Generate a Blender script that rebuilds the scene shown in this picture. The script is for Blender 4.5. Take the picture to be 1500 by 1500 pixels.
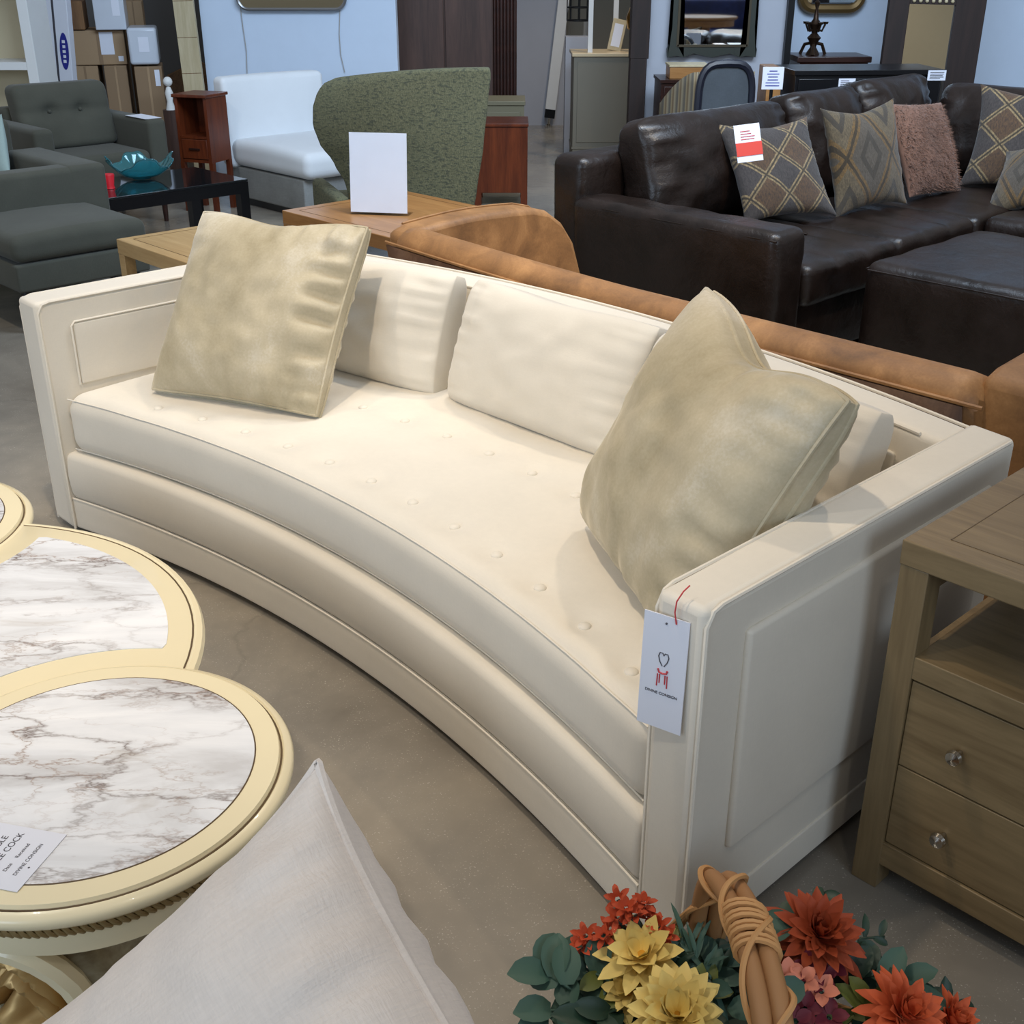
import bpy, bmesh, math, random
from mathutils import Vector, Matrix, Euler, noise
R = math.radians
random.seed(7)
for o in list(bpy.data.objects): bpy.data.objects.remove(o)
scn = bpy.context.scene
COL = scn.collection

# ------------------------------------------------------------------ camera
F, H_CAM, PITCH = 1720.0, 1.55, R(25.353)
cd = bpy.data.cameras.new('camera'); cam = bpy.data.objects.new('camera', cd); COL.objects.link(cam)
cd.sensor_width = 36; cd.lens = 36 * F / 1500; cd.clip_start = .05; cd.clip_end = 100
cam.location = (0, 0, H_CAM); cam.rotation_euler = (math.pi / 2 - PITCH, 0, 0)
scn.camera = cam

# ------------------------------------------------------------------ world, lights, exposure
W = bpy.data.worlds.new('showroom_air'); scn.world = W; W.use_nodes = True
bgn = W.node_tree.nodes['Background']; bgn.inputs[0].default_value = (.90, .94, 1, 1); bgn.inputs[1].default_value = .31

def area(name, loc, target, size, energy, col, sy=None):
    l = bpy.data.lights.new(name, 'AREA'); l.energy = energy; l.color = col; l.size = size
    if sy: l.shape = 'RECTANGLE'; l.size_y = sy
    o = bpy.data.objects.new(name, l); COL.objects.link(o); o.location = loc
    o.rotation_euler = (Vector(target) - Vector(loc)).to_track_quat('-Z', 'Y').to_euler(); return o

def spot(name, loc, target, energy, col, ang=60, blend=.5, rad=.06):
    l = bpy.data.lights.new(name, 'SPOT'); l.energy = energy; l.color = col; l.spot_size = R(ang); l.spot_blend = blend
    l.shadow_soft_size = rad
    o = bpy.data.objects.new(name, l); COL.objects.link(o); o.location = loc
    o.rotation_euler = (Vector(target) - Vector(loc)).to_track_quat('-Z', 'Y').to_euler(); return o

WARM = (1, .83, .63); COOL = (.62, .79, 1)
area('daylight_storefront', (-5.5, -4.0, 3.0), (0, 7, .8), 5, 215, COOL, 2.6)
area('daylight_back_bay', (1.5, 4.2, 4.2), (.6, 9.6, 1.0), 4.5, 320, COOL, 1.5)
area('cool_fill_right', (3.0, -3.6, 2.8), (.8, 1.8, .4), 2.6, 80, COOL, 2)  # added cool fill from the right, brightens the sofa arm side; no window
spot('track_lamp_sofa', (-.7, 2.0, 3.7), (-.35, 2.7, .4), 175, WARM, 62, .6)
spot('track_lamp_sofa_left', (-2.3, 2.0, 3.7), (-1.1, 3.1, .4), 85, WARM, 60, .6)
spot('track_lamp_seat', (1.3, 3.6, 3.7), (.2, 2.2, .4), 95, WARM, 62, .6)
spot('track_lamp_table', (-1.6, .9, 3.6), (-.9, 1.6, .4), 78, (1, .92, .8), 60, .6)
spot('track_lamp_front', (.5, -.2, 3.7), (.0, 1.3, .2), 26, (1, .92, .8), 60, .6)
spot('track_lamp_leather', (2.0, 3.2, 3.7), (1.6, 5.2, .5), 190, WARM, 70, .6)
spot('track_lamp_velvet', (.4, 4.4, 3.7), (-.2, 4.3, .4), 130, WARM, 60, .6)
spot('track_lamp_left', (-2.6, 4.6, 3.7), (-2.0, 6.4, .4), 90, (1, .9, .75), 70, .6)
spot('front_wall_wash', (4.0, -4.2, 3.8), (5.2, -7, 1.4), 260, (1, .9, .78), 90, .6)  # added spot, brightens the unseen front wall for the mirror reflections
spot('track_lamp_back', (1.0, 9.2, 3.9), (.6, 10.6, .2), 160, WARM, 70, .6)

vs = scn.view_settings
vs.view_transform = 'Standard'; vs.look = 'None'; vs.gamma = 1; vs.use_curve_mapping = False; vs.exposure = 0.0

# ------------------------------------------------------------------ pixel geometry of the survey
cP, sP = math.cos(PITCH), math.sin(PITCH)
def ray(px, py):
    u = (px - 750) / F; v = -(py - 750) / F
    return Vector((u, cP + v * sP, -sP + v * cP))
def at(px, py, Y):
    d = ray(px, py); return Vector((0, 0, H_CAM)) + d * (Y / d.y)
def atz(px, py, z=0):
    d = ray(px, py); return Vector((0, 0, H_CAM)) + d * ((z - H_CAM) / d.z)
ANG = R(-46.397)                       # the showroom layout runs along this diagonal
VV = Vector((math.cos(ANG), math.sin(ANG), 0)); UU = Vector((-VV.y, VV.x, 0))

# ------------------------------------------------------------------ materials
def s2l(c):
    return tuple((x / 12.92 if x <= .04045 else ((x + .055) / 1.055) ** 2.4) for x in [v / 255 for v in c]) + (1,)
class NT:
    def __init__(s, name):
        s.m = bpy.data.materials.new(name); s.m.use_nodes = True; s.t = s.m.node_tree
        s.b = s.t.nodes['Principled BSDF']
    def n(s, typ, **kw):
        nd = s.t.nodes.new(typ)
        for k, v in kw.items():
            if k.startswith('i_'):
                nd.inputs[k[2:].replace('_', ' ')].default_value = v
            else: setattr(nd, k, v)
        return nd
    def l(s, a, b): s.t.links.new(a, b)
    def coord(s, scale=(1, 1, 1), rot=(0, 0, 0), kind='Object'):
        tc = s.n('ShaderNodeTexCoord'); mp = s.n('ShaderNodeMapping')
        mp.inputs['Scale'].default_value = scale; mp.inputs['Rotation'].default_value = rot
        s.l(tc.outputs[kind], mp.inputs[0]); return mp.outputs[0]
    def noise(s, vec, scale, detail=3, rough=.55, dist=0):
        nd = s.n('ShaderNodeTexNoise'); nd.inputs['Scale'].default_value = scale; nd.inputs['Detail'].default_value = detail
        nd.inputs['Roughness'].default_value = rough; nd.inputs['Distortion'].default_value = dist
        s.l(vec, nd.inputs['Vector']); return nd.outputs['Fac']
    def ramp(s, fac, stops):
        r = s.n('ShaderNodeValToRGB'); e = r.color_ramp.elements
        while len(e) < len(stops): e.new(.5)
        for el, (p, c) in zip(e, stops): el.position = p; el.color = s2l(c) if len(c) == 3 else c
        s.l(fac, r.inputs[0]); return r.outputs[0]
    def bump(s, h, strength=.2, dist=.002, prev=None):
        b = s.n('ShaderNodeBump'); b.inputs['Strength'].default_value = strength; b.inputs['Distance'].default_value = dist
        s.l(h, b.inputs['Height'])
        if prev: s.l(prev, b.inputs['Normal'])
        s.l(b.outputs[0], s.b.inputs['Normal']); return b.outputs[0]
    def set(s, **kw):
        for k, v in kw.items(): s.b.inputs[k.replace('_', ' ')].default_value = v
    def col(s, out): s.l(out, s.b.inputs['Base Color'])
    def math(s, op, a, b=None, c=None):
        nd = s.n('ShaderNodeMath', operation=op)
        for i, x in enumerate([a, b, c]):
            if x is None: continue
            if isinstance(x, (int, float)): nd.inputs[i].default_value = x
            else: s.l(x, nd.inputs[i])
        return nd.outputs[0]
    def mix(s, fac, a, b):
        nd = s.n('ShaderNodeMix', data_type='RGBA')
        if isinstance(fac, (int, float)): nd.inputs[0].default_value = fac
        else: s.l(fac, nd.inputs[0])
        for i, x in ((6, a), (7, b)):
            if isinstance(x, tuple): nd.inputs[i].default_value = s2l(x) if len(x) == 3 else x
            else: s.l(x, nd.inputs[i])
        return nd.outputs[2]
MATS = {}
def plain(name, c, rough=.5, metal=0, spec=.5, coat=0):
    m = NT(name); m.set(Base_Color=s2l(c), Roughness=rough, Metallic=metal); m.b.inputs['Specular IOR Level'].default_value = spec
    m.b.inputs['Coat Weight'].default_value = coat
    v = m.noise(m.coord(), 9, 4)
    m.col(m.mix(m.math('MULTIPLY', v, .18), s2l(c), s2l(tuple(x * .8 for x in c))))
    MATS[name] = m.m; return m.m
def fabric(name, c, rough=.9, sheen=.2, weave=700, vary=.12, bump=.25, c2=None):
    m = NT(name); co = m.coord(); big = m.noise(co, 5, 4); w1 = m.noise(m.coord((1, 1, .12)), weave, 2); w2 = m.noise(m.coord((.12, .12, 1)), weave, 2)
    w = m.math('ADD', w1, w2)
    d = c2 or tuple(x * (1 - vary) for x in c)
    f = m.math('ADD', m.math('MULTIPLY', big, .6), m.math('MULTIPLY', w, .25))
    m.col(m.ramp(f, [(.3, d), (.75, c)])); m.set(Roughness=rough); m.b.inputs['Sheen Weight'].default_value = sheen
    m.b.inputs['Sheen Roughness'].default_value = .4; m.b.inputs['Specular IOR Level'].default_value = .25
    m.bump(w, bump, .0012); MATS[name] = m.m; return m.m
def velvet(name, lo, mid, hi, sheen=.6, scale=6, rough=.62):
    m = NT(name); co = m.coord(); a = m.noise(co, scale, 5, .6, .6); b = m.noise(co, 160, 2)
    f = m.math('ADD', m.math('MULTIPLY', a, .85), m.math('MULTIPLY', b, .15))
    m.col(m.ramp(f, [(.3, lo), (.52, mid), (.72, hi)])); m.set(Roughness=rough)
    m.b.inputs['Sheen Weight'].default_value = sheen; m.b.inputs['Sheen Roughness'].default_value = .3
    m.b.inputs['Sheen Tint'].default_value = s2l(hi)
    m.bump(f, .25, .003); MATS[name] = m.m; return m.m
def leather(name, c, rough=.36):
    m = NT(name); co = m.coord(); v = m.n('ShaderNodeTexVoronoi'); v.inputs['Scale'].default_value = 260; m.l(co, v.inputs['Vector'])
    big = m.noise(co, 7, 5); m.col(m.ramp(big, [(.3, tuple(x * .75 for x in c)), (.7, tuple(min(255, x * 1.25) for x in c))]))
    m.l(m.ramp(big, [(.3, (150, 150, 150)), (.7, (180, 180, 180))]), m.b.inputs['Roughness']); m.set(Roughness=rough)
    m.b.inputs['Specular IOR Level'].default_value = .55
    n1 = m.bump(v.outputs['Distance'], .18, .001); m.bump(m.noise(co, 14, 4, .6, .4), .35, .012, n1); MATS[name] = m.m; return m.m
def wood(name, lo, hi, axis='x', rough=.45, scale=14, coat=0.0, contrast=(.35, .7)):
    st = {'x': (.09, 1, 1), 'y': (1, .09, 1), 'z': (1, 1, .09)}[axis]
    m = NT(name); co = m.coord(st); a = m.noise(co, scale, 6, .65, 1.2); b = m.noise(m.coord(tuple(q if q < 1 else 1 for q in st)), scale * 9, 3)
    f = m.math('ADD', m.math('MULTIPLY', a, .75), m.math('MULTIPLY', b, .25))
    m.col(m.ramp(f, [(contrast[0], lo), (contrast[1], hi)])); m.set(Roughness=rough); m.b.inputs['Coat Weight'].default_value = coat
    m.bump(f, .12, .001); MATS[name] = m.m; return m.m
def glassm(name, c, rough=.02):
    m = NT(name); m.set(Base_Color=s2l(c), Roughness=rough); m.b.inputs['Transmission Weight'].default_value = 1; m.b.inputs['IOR'].default_value = 1.48
    MATS[name] = m.m; return m.m
def mirrorm(name):
    m = NT(name); m.set(Base_Color=(.86, .88, .88, 1), Roughness=.02, Metallic=1); MATS[name] = m.m; return m.m

fabric('ivory', (226, 218, 203), .6, .35, 500, .05, .12)
velvet('champagne', (158, 145, 115), (186, 174, 147), (216, 209, 194), .8, 3.0)  # pale and dark tones put highlights and sheen patches into the colour
velvet('caramel', (112, 78, 46), (150, 107, 64), (184, 136, 86), .5, 7, .55)
velvet('umber_velvet', (70, 46, 30), (92, 64, 44), (122, 92, 68), .6, 9, .6)
fabric('linen', (232, 220, 209), .95, .15, 330, .10, .7)
fabric('grey_green', (80, 80, 71), .95, .15, 420, .14, .4)
fabric('white_upholstery', (222, 226, 230), .7, .2, 400, .03, .1)
fabric('charcoal_skirt', (150, 152, 150), .8, .1, 200, .2, .4)
leather('dark_leather', (27, 17, 12))
wood('grey_oak', (108, 89, 60), (143, 122, 88), 'x'); wood('grey_oak_upright', (106, 88, 60), (138, 118, 85), 'z')
wood('light_oak', (160, 128, 82), (190, 160, 112), 'x'); wood('honey_oak', (142, 96, 52), (176, 128, 76), 'x', .35)
wood('cherry', (70, 28, 14), (116, 54, 26), 'z', .35, 12); wood('dark_walnut', (54, 35, 28), (82, 57, 47), 'z', .5, 10)
wood('mahogany', (36, 20, 16), (58, 32, 25), 'x', .3, 10); wood('post_wood', (30, 18, 14), (48, 31, 25), 'z', .7)
wood('crate_wood', (92, 62, 36), (142, 104, 66), 'z', .7); wood('pale_wood', (176, 160, 126), (202, 188, 156), 'z', .6)
plain('black_lacquer', (16, 16, 19), .28); plain('black_metal', (22, 22, 24), .4, .5)
plain('olive_paint', (112, 106, 84), .5); plain('stone_grey_paint', (120, 114, 100), .55)
plain('white_paint', (226, 226, 224), .5); plain('cream_lacquer', (240, 227, 190), .32, 0, .5, .3)
plain('gilt', (198, 162, 104), .42, .45)
m = NT('faux_marble'); co = m.coord(); m.col(m.ramp(m.noise(co, 7, 6, .6, 1.0), [(.35, (112, 96, 70)), (.5, (168, 156, 126)), (.65, (196, 188, 164))])); m.set(Roughness=.3); MATS['faux_marble'] = m.m
plain('rope_gold', (150, 128, 84), .45, .3); plain('joint_brown', (92, 72, 44), .5)  # last one: dark brown of joints and groove lines
plain('brass', (196, 150, 76), .3, 1); plain('nickel', (196, 190, 180), .22, 1); plain('bronze', (58, 42, 30), .4, .7)
plain('antique_gold', (112, 88, 52), .45, .6); plain('paper', (226, 229, 240), .6); plain('red_paper', (214, 62, 48), .6)
plain('carton', (166, 138, 106), .8); plain('carton_dark', (142, 116, 88), .8); plain('plastic_wrap', (206, 212, 222), .22)
plain('ink', (66, 64, 72), .6); plain('logo_red', (196, 66, 74), .6); plain('logo_blue', (38, 44, 140), .5)
plain('red_candle', (216, 36, 48), .4); plain('tan_back', (206, 192, 160), .7); plain('dark_green_frame', (42, 46, 38), .45)
plain('frame_gilt', (70, 60, 42), .5, .3); plain('thread', (206, 70, 74), .7)
plain('navy_frame', (26, 28, 40), .4); plain('pewter', (138, 138, 140), .3, .8); plain('board_brown', (70, 54, 46), .6)
fabric('teal_pillow', (150, 168, 164), .9, .2); fabric('slate_fabric', (82, 88, 94), .9, .1, 260, .2)
glassm('clear_acrylic', (250, 252, 254), .0); MATS['clear_acrylic'].node_tree.nodes['Principled BSDF'].inputs['IOR'].default_value = 1.2; MATS['clear_acrylic'].node_tree.nodes['Principled BSDF'].inputs['Alpha'].default_value = .14; mirrorm('mirror_glass')
mg = NT('teal_glass'); mg.set(Base_Color=s2l((120, 214, 226)), Roughness=.03); mg.b.inputs['Transmission Weight'].default_value = .9; mg.b.inputs['IOR'].default_value = 1.5; MATS['teal_glass'] = mg.m
tg = NT('smoked_glass'); tg.set(Base_Color=s2l((26, 28, 30)), Roughness=.04); tg.b.inputs['Specular IOR Level'].default_value = .8; MATS['smoked_glass'] = tg.m

# green chenille of the wing chair
m = NT('green_chenille'); na = m.noise(m.coord((.5, .5, 1.4)), 80, 3, .6); nb = m.noise(m.coord((1.2, 1.2, .5)), 190, 2); big = m.noise(m.coord(), 2.2, 2)
c_ = m.ramp(nb, [(.35, (84, 84, 62)), (.65, (112, 109, 82))]); c_ = m.mix(m.ramp(big, [(.35, (0, 0, 0)), (.65, (120, 120, 120))]), c_, (96, 103, 84))
m.col(m.mix(m.ramp(na, [(.53, (0, 0, 0)), (.6, (215, 215, 215))]), c_, (58, 62, 52))); m.set(Roughness=.95); m.bump(m.math('ADD', na, nb), .5, .004); MATS['green_chenille'] = m.m

# concrete floor
m = NT('polished_concrete'); co = m.coord(); a = m.noise(co, 1.1, 6, .6, .5); b = m.noise(co, 16, 5); sp = m.noise(co, 210, 2)
base = m.ramp(a, [(.3, (112, 106, 97)), (.5, (138, 131, 120)), (.68, (160, 151, 136))])
base = m.mix(m.math('MULTIPLY', m.math('MULTIPLY', m.math('GREATER_THAN', sp, .65), m.ramp(b, [(.4, (0, 0, 0)), (.62, (255, 255, 255))])), .5), base, (206, 200, 190))
base = m.mix(m.ramp(b, [(.35, (90, 90, 90)), (.6, (0, 0, 0))]), base, (104, 97, 89))
vo = m.n('ShaderNodeTexVoronoi', feature='DISTANCE_TO_EDGE'); vo.inputs['Scale'].default_value = .55
wv = m.n('ShaderNodeVectorMath', operation='ADD'); m.l(co, wv.inputs[0])
nn = m.n('ShaderNodeTexNoise'); nn.inputs['Scale'].default_value = 2.5; nn.inputs['Detail'].default_value = 6; m.l(co, nn.inputs['Vector'])
sc = m.n('ShaderNodeVectorMath', operation='SCALE'); sc.inputs['Scale'].default_value = .35; m.l(nn.outputs['Color'], sc.inputs[0]); m.l(sc.outputs[0], wv.inputs[1]); m.l(wv.outputs[0], vo.inputs['Vector'])
base = m.mix(m.ramp(vo.outputs['Distance'], [(0, (120, 120, 120)), (.004, (0, 0, 0))]), base, (82, 76, 68))
m.col(base); m.l(m.ramp(a, [(.3, (105, 105, 105)), (.7, (140, 140, 140))]), m.b.inputs['Roughness']); m.b.inputs['Specular IOR Level'].default_value = .5
m.bump(sp, .04, .001); MATS['polished_concrete'] = m.m

# marble with brown grey veins
def marble(name, seed, sc=3.2):
    m = NT(name); tc = m.n('ShaderNodeTexCoord'); mp = m.n('ShaderNodeMapping'); mp.inputs['Location'].default_value = (seed, seed * 1.7, seed * .3)
    mp.inputs['Rotation'].default_value = (0, 0, R(-38)); mp.inputs['Scale'].default_value = (.5, 1.35, 1); m.l(tc.outputs['Object'], mp.inputs[0]); co = mp.outputs[0]
    nn = m.n('ShaderNodeTexNoise'); nn.inputs['Scale'].default_value = sc * 1.3; nn.inputs['Detail'].default_value = 7; nn.inputs['Roughness'].default_value = .62; m.l(co, nn.inputs['Vector'])
    s_ = m.n('ShaderNodeVectorMath', operation='SCALE'); s_.inputs['Scale'].default_value = .42; m.l(nn.outputs['Color'], s_.inputs[0])
    ad = m.n('ShaderNodeVectorMath', operation='ADD'); m.l(co, ad.inputs[0]); m.l(s_.outputs[0], ad.inputs[1])
    vo = m.n('ShaderNodeTexVoronoi', feature='DISTANCE_TO_EDGE'); vo.inputs['Scale'].default_value = sc * 1.5; m.l(ad.outputs[0], vo.inputs['Vector'])
    vo2 = m.n('ShaderNodeTexVoronoi', feature='DISTANCE_TO_EDGE'); vo2.inputs['Scale'].default_value = sc * 3.3; m.l(ad.outputs[0], vo2.inputs['Vector'])
    cloud = m.noise(co, sc * 1.6, 6, .6, .8)
    c = m.ramp(cloud, [(.36, (204, 204, 206)), (.5, (228, 230, 234)), (.66, (242, 243, 246))])
    mask = m.ramp(m.noise(co, sc * .7, 4, .6, .6), [(.44, (0, 0, 0)), (.58, (255, 255, 255))])
    v1 = m.math('MULTIPLY', m.ramp(vo.outputs['Distance'], [(0, (250, 250, 250)), (.02, (170, 170, 170)), (.05, (70, 70, 70)), (.12, (0, 0, 0))]), m.math('ADD', m.math('MULTIPLY', mask, .8), .22))
    c = m.mix(v1, c, (116, 100, 92))
    v2 = m.math('MULTIPLY', m.ramp(vo2.outputs['Distance'], [(0, (220, 220, 220)), (.03, (90, 90, 90)), (.09, (0, 0, 0))]), mask)
    c = m.mix(v2, c, (150, 124, 106))
    patch = m.ramp(m.noise(co, sc * 1.1, 5, .6, 1.4), [(.6, (0, 0, 0)), (.7, (190, 190, 190))])
    c = m.mix(patch, c, (164, 150, 130))
    m.col(c); m.set(Roughness=.16); m.b.inputs['Specular IOR Level'].default_value = .5; MATS[name] = m.m; return m.m
marble('marble', 2.3); marble('marble_warm', 7.1)

# woven diamond cushion fabrics (generated coordinates of the cushion)
def lattice(name, a, b, line, n, rot, edge=.08, c=None):
    m = NT(name); tc = m.n('ShaderNodeTexCoord'); sep = m.n('ShaderNodeSeparateXYZ'); m.l(tc.outputs['Generated'], sep.inputs[0])
    x, z = sep.outputs[0], sep.outputs[2]
    p = m.math('MULTIPLY', m.math('ADD', x, m.math('MULTIPLY', z, rot)), n); q = m.math('MULTIPLY', m.math('SUBTRACT', x, m.math('MULTIPLY', z, rot)), n)
    p = m.math('ADD', p, 10.2); q = m.math('ADD', q, 10.3)
    chk = m.math('MODULO', m.math('ADD', m.math('FLOOR', p), m.math('FLOOR', q)), 2)
    dp = m.math('ABSOLUTE', m.math('SUBTRACT', m.math('FRACT', p), .5)); dq = m.math('ABSOLUTE', m.math('SUBTRACT', m.math('FRACT', q), .5))
    mx = m.math('MAXIMUM', dp, dq)
    cc = m.mix(chk, a, b)
    if c:                                            # nested diamonds
        ring = m.math('LESS_THAN', m.math('ABSOLUTE', m.math('SUBTRACT', mx, .2)), .05)
        cc = m.mix(ring, cc, c)
    l1 = m.math('GREATER_THAN', mx, .5 - edge)
    cc = m.mix(l1, cc, line)
    l2 = m.math('GREATER_THAN', mx, .5 - edge * .35)
    cc = m.mix(l2, cc, tuple(v * .45 for v in line))
    nz = m.ramp(m.noise(m.coord((1, 1, .4)), 170, 3, .7), [(.35, (0, 0, 0)), (.65, (255, 255, 255))]); cc = m.mix(m.math('MULTIPLY', nz, .75), cc, tuple(v * .6 for v in a))
    m.col(cc); m.set(Roughness=.9); m.b.inputs['Sheen Weight'].default_value = .2; m.bump(nz, .4, .002); MATS[name] = m.m
lattice('plaid', (68, 61, 58), (92, 68, 46), (150, 128, 92), 2.6, 1.0, .085)
lattice('kilim', (100, 86, 64), (84, 75, 65), (112, 84, 44), 1.75, .62, .085, (58, 51, 43))
m = NT('striped_twill'); co = m.coord((1, 1, 1), kind='Generated'); sp_ = m.n('ShaderNodeSeparateXYZ'); m.l(co, sp_.inputs[0])
fr = m.math('FRACT', m.math('MULTIPLY', sp_.outputs[0], 5)); m.col(m.ramp(fr, [(.1, (150, 134, 104)), (.3, (112, 92, 68)), (.5, (158, 146, 120)), (.8, (104, 98, 88))])); m.set(Roughness=.9); MATS['striped_twill'] = m.m
fabric('fur_brown', (134, 100, 84), 1, .4, 90, .35, .8)

# ------------------------------------------------------------------ mesh helpers
class MB:
    def __init__(s): s.bm = bmesh.new(); s.M = Matrix.Identity(4)
    def v(s, p): return s.bm.verts.new(s.M @ Vector(p))
    def f(s, vs):
        try: return s.bm.faces.new(vs)
        except ValueError: return None
    def box(s, x0, x1, y0, y1, z0, z1):
        return s.prism([(x0, y0), (x1, y0), (x1, y1), (x0, y1)], z0, z1)
    def prism(s, poly, z0, z1, top=None):
        lo = [s.v((x, y, z0)) for x, y in poly]; hi = [s.v((x, y, z1)) for x, y in (top or poly)]
        n = len(poly); s.f(lo[::-1]); s.f(hi)
        for i in range(n): s.f([lo[i], lo[(i + 1) % n], hi[(i + 1) % n], hi[i]])
        return s
    def prism_axis(s, poly, a0, a1, axis):
        """poly in the two other axes (x: (y,z); y: (x,z))"""
        g = {'x': lambda p, a: (a, p[0], p[1]), 'y': lambda p, a: (p[0], a, p[1])}[axis]
        lo = [s.v(g(p, a0)) for p in poly]; hi = [s.v(g(p, a1)) for p in poly]; n = len(poly)
        s.f(lo[::-1]); s.f(hi)
        for i in range(n): s.f([lo[i], lo[(i + 1) % n], hi[(i + 1) % n], hi[i]])
        return s
    def grid(s, fn, nu, nv, cu=False, cv=False):
        rows = [[s.v(fn(i / nu, j / nv)) for i in range(nu if cu else nu + 1)] for j in range(nv if cv else nv + 1)]
        for j in range(nv):
            for i in range(nu):
                a = rows[j]; b = rows[(j + 1) % len(rows)]
                s.f([a[i], a[(i + 1) % len(a)], b[(i + 1) % len(a)], b[i]])
        return rows
    def lathe(s, prof, seg=24, cx=0, cy=0, a0=0, a1=2 * math.pi, rad=None):
        full = abs(a1 - a0 - 2 * math.pi) < 1e-6; n = seg if full else seg + 1; rows = []
        for r, z in prof:
            rows.append([s.v((cx + r * (rad(a0 + (a1 - a0) * i / seg, z) if rad else 1) * math.cos(a0 + (a1 - a0) * i / seg), cy + r * (rad(a0 + (a1 - a0) * i / seg, z) if rad else 1) * math.sin(a0 + (a1 - a0) * i / seg), z)) for i in range(n)])
        for j in range(len(prof) - 1):
            for i in range(seg): s.f([rows[j][i], rows[j][(i + 1) % n], rows[j + 1][(i + 1) % n], rows[j + 1][i]])
        if full:
            if prof[0][0] > 1e-5: s.f(rows[0][::-1])
            if prof[-1][0] > 1e-5: s.f(rows[-1])
        return s
    def tube(s, pts, r, seg=8, closed=False, rr=None):
        pts = [Vector(p) for p in pts]; n = len(pts); rings = []; up = None
        for i, p in enumerate(pts):
            a = pts[i - 1] if (i > 0 or closed) else p; b = pts[(i + 1) % n] if (i < n - 1 or closed) else p
            t = (b - a).normalized()
            if up is None: up = Vector((0, 0, 1)) if abs(t.z) < .9 else Vector((1, 0, 0))
            u = (up - t * up.dot(t))
            u = u.normalized() if u.length > 1e-6 else t.orthogonal().normalized()
            up = u; w = t.cross(u); q = rr[i] if rr else r
            rings.append([s.v(p + (u * math.cos(2 * math.pi * k / seg) + w * math.sin(2 * math.pi * k / seg)) * q) for k in range(seg)])
        for i in range(n if closed else n - 1):
            A, B = rings[i], rings[(i + 1) % n]
            for k in range(seg): s.f([A[k], A[(k + 1) % seg], B[(k + 1) % seg], B[k]])
        if not closed: s.f(rings[0][::-1]); s.f(rings[-1])
        return s
    def sphere(s, c, r, seg=12, sz=1):
        c = Vector(c); prof = [(max(0, r * math.sin(math.pi * k / 8)), -r * sz * math.cos(math.pi * k / 8)) for k in range(9)]
        rows = [[s.v((c.x + q * math.cos(2 * math.pi * i / seg), c.y + q * math.sin(2 * math.pi * i / seg), c.z + z)) for i in range(seg)] for q, z in prof[1:-1]]
        bt = s.v((c.x, c.y, c.z - r * sz)); tp = s.v((c.x, c.y, c.z + r * sz))
        for i in range(seg):
            s.f([bt, rows[0][(i + 1) % seg], rows[0][i]]); s.f([tp, rows[-1][i], rows[-1][(i + 1) % seg]])
            for j in range(len(rows) - 1): s.f([rows[j][i], rows[j][(i + 1) % seg], rows[j + 1][(i + 1) % seg], rows[j + 1][i]])
        return s
    def rbox(s, x0, x1, y0, y1, z0, z1, r=.02, n=(6, 6, 3), warp=None, k=3):
        lo = Vector((x0, y0, z0)); hi = Vector((x1, y1, z1)); r = min(r, *[(hi[i] - lo[i]) * .499 for i in range(3)])
        ax = []
        for i in range(3):
            a = [lo[i] + r * (1 - math.cos(math.pi / 2 * q / k)) if False else lo[i] + r * q / k for q in range(k)]
            b = [lo[i] + r + (hi[i] - lo[i] - 2 * r) * q / n[i] for q in range(n[i] + 1)]
            ax.append(a + b + [hi[i] - r + r * (q + 1) / k for q in range(k)])
        N = [len(a) - 1 for a in ax]; cache = {}
        def vert(i, j, l):
            if (i, j, l) not in cache:
                p = Vector((ax[0][i], ax[1][j], ax[2][l])); q = Vector([min(max(p[t], lo[t] + r), hi[t] - r) for t in range(3)]); d = p - q
                if d.length > 1e-9: p = q + d * (r / d.length)
                if warp: p = Vector(warp(p))
                cache[(i, j, l)] = s.v(p)
            return cache[(i, j, l)]
        for i in range(N[0]):
            for j in range(N[1]):
                s.f([vert(i, j, 0), vert(i, j + 1, 0), vert(i + 1, j + 1, 0), vert(i + 1, j, 0)])
                s.f([vert(i, j, N[2]), vert(i + 1, j, N[2]), vert(i + 1, j + 1, N[2]), vert(i, j + 1, N[2])])
            for l in range(N[2]):
                s.f([vert(i, 0, l), vert(i + 1, 0, l), vert(i + 1, 0, l + 1), vert(i, 0, l + 1)])
                s.f([vert(i, N[1], l), vert(i, N[1], l + 1), vert(i + 1, N[1], l + 1), vert(i + 1, N[1], l)])
        for j in range(N[1]):
            for l in range(N[2]):
                s.f([vert(0, j, l), vert(0, j, l + 1), vert(0, j + 1, l + 1), vert(0, j + 1, l)])
                s.f([vert(N[0], j, l), vert(N[0], j + 1, l), vert(N[0], j + 1, l + 1), vert(N[0], j, l + 1)])
        return s
    def build(s, name, mat, parent=None, bevel=0, smooth=True, ang=40, solid=0, sub=0):
        bmesh.ops.recalc_face_normals(s.bm, faces=s.bm.faces)
        me = bpy.data.meshes.new(name); s.bm.to_mesh(me); s.bm.free()
        me.materials.append(MATS[mat] if isinstance(mat, str) else mat)
        if smooth:
            for p in me.polygons: p.use_smooth = True
            me.set_sharp_from_angle(angle=R(ang))
        o = bpy.data.objects.new(name, me); COL.objects.link(o)
        if parent: o.parent = parent
        if solid:
            md = o.modifiers.new('thickness', 'SOLIDIFY'); md.thickness = solid; md.offset = 0
        if bevel:
            md = o.modifiers.new('edge', 'BEVEL'); md.width = bevel; md.segments = 3; md.limit_method = 'ANGLE'; md.angle_limit = R(35)
            md.harden_normals = False
        if sub:
            md = o.modifiers.new('smooth', 'SUBSURF'); md.levels = sub; md.render_levels = sub
        return o
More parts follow.
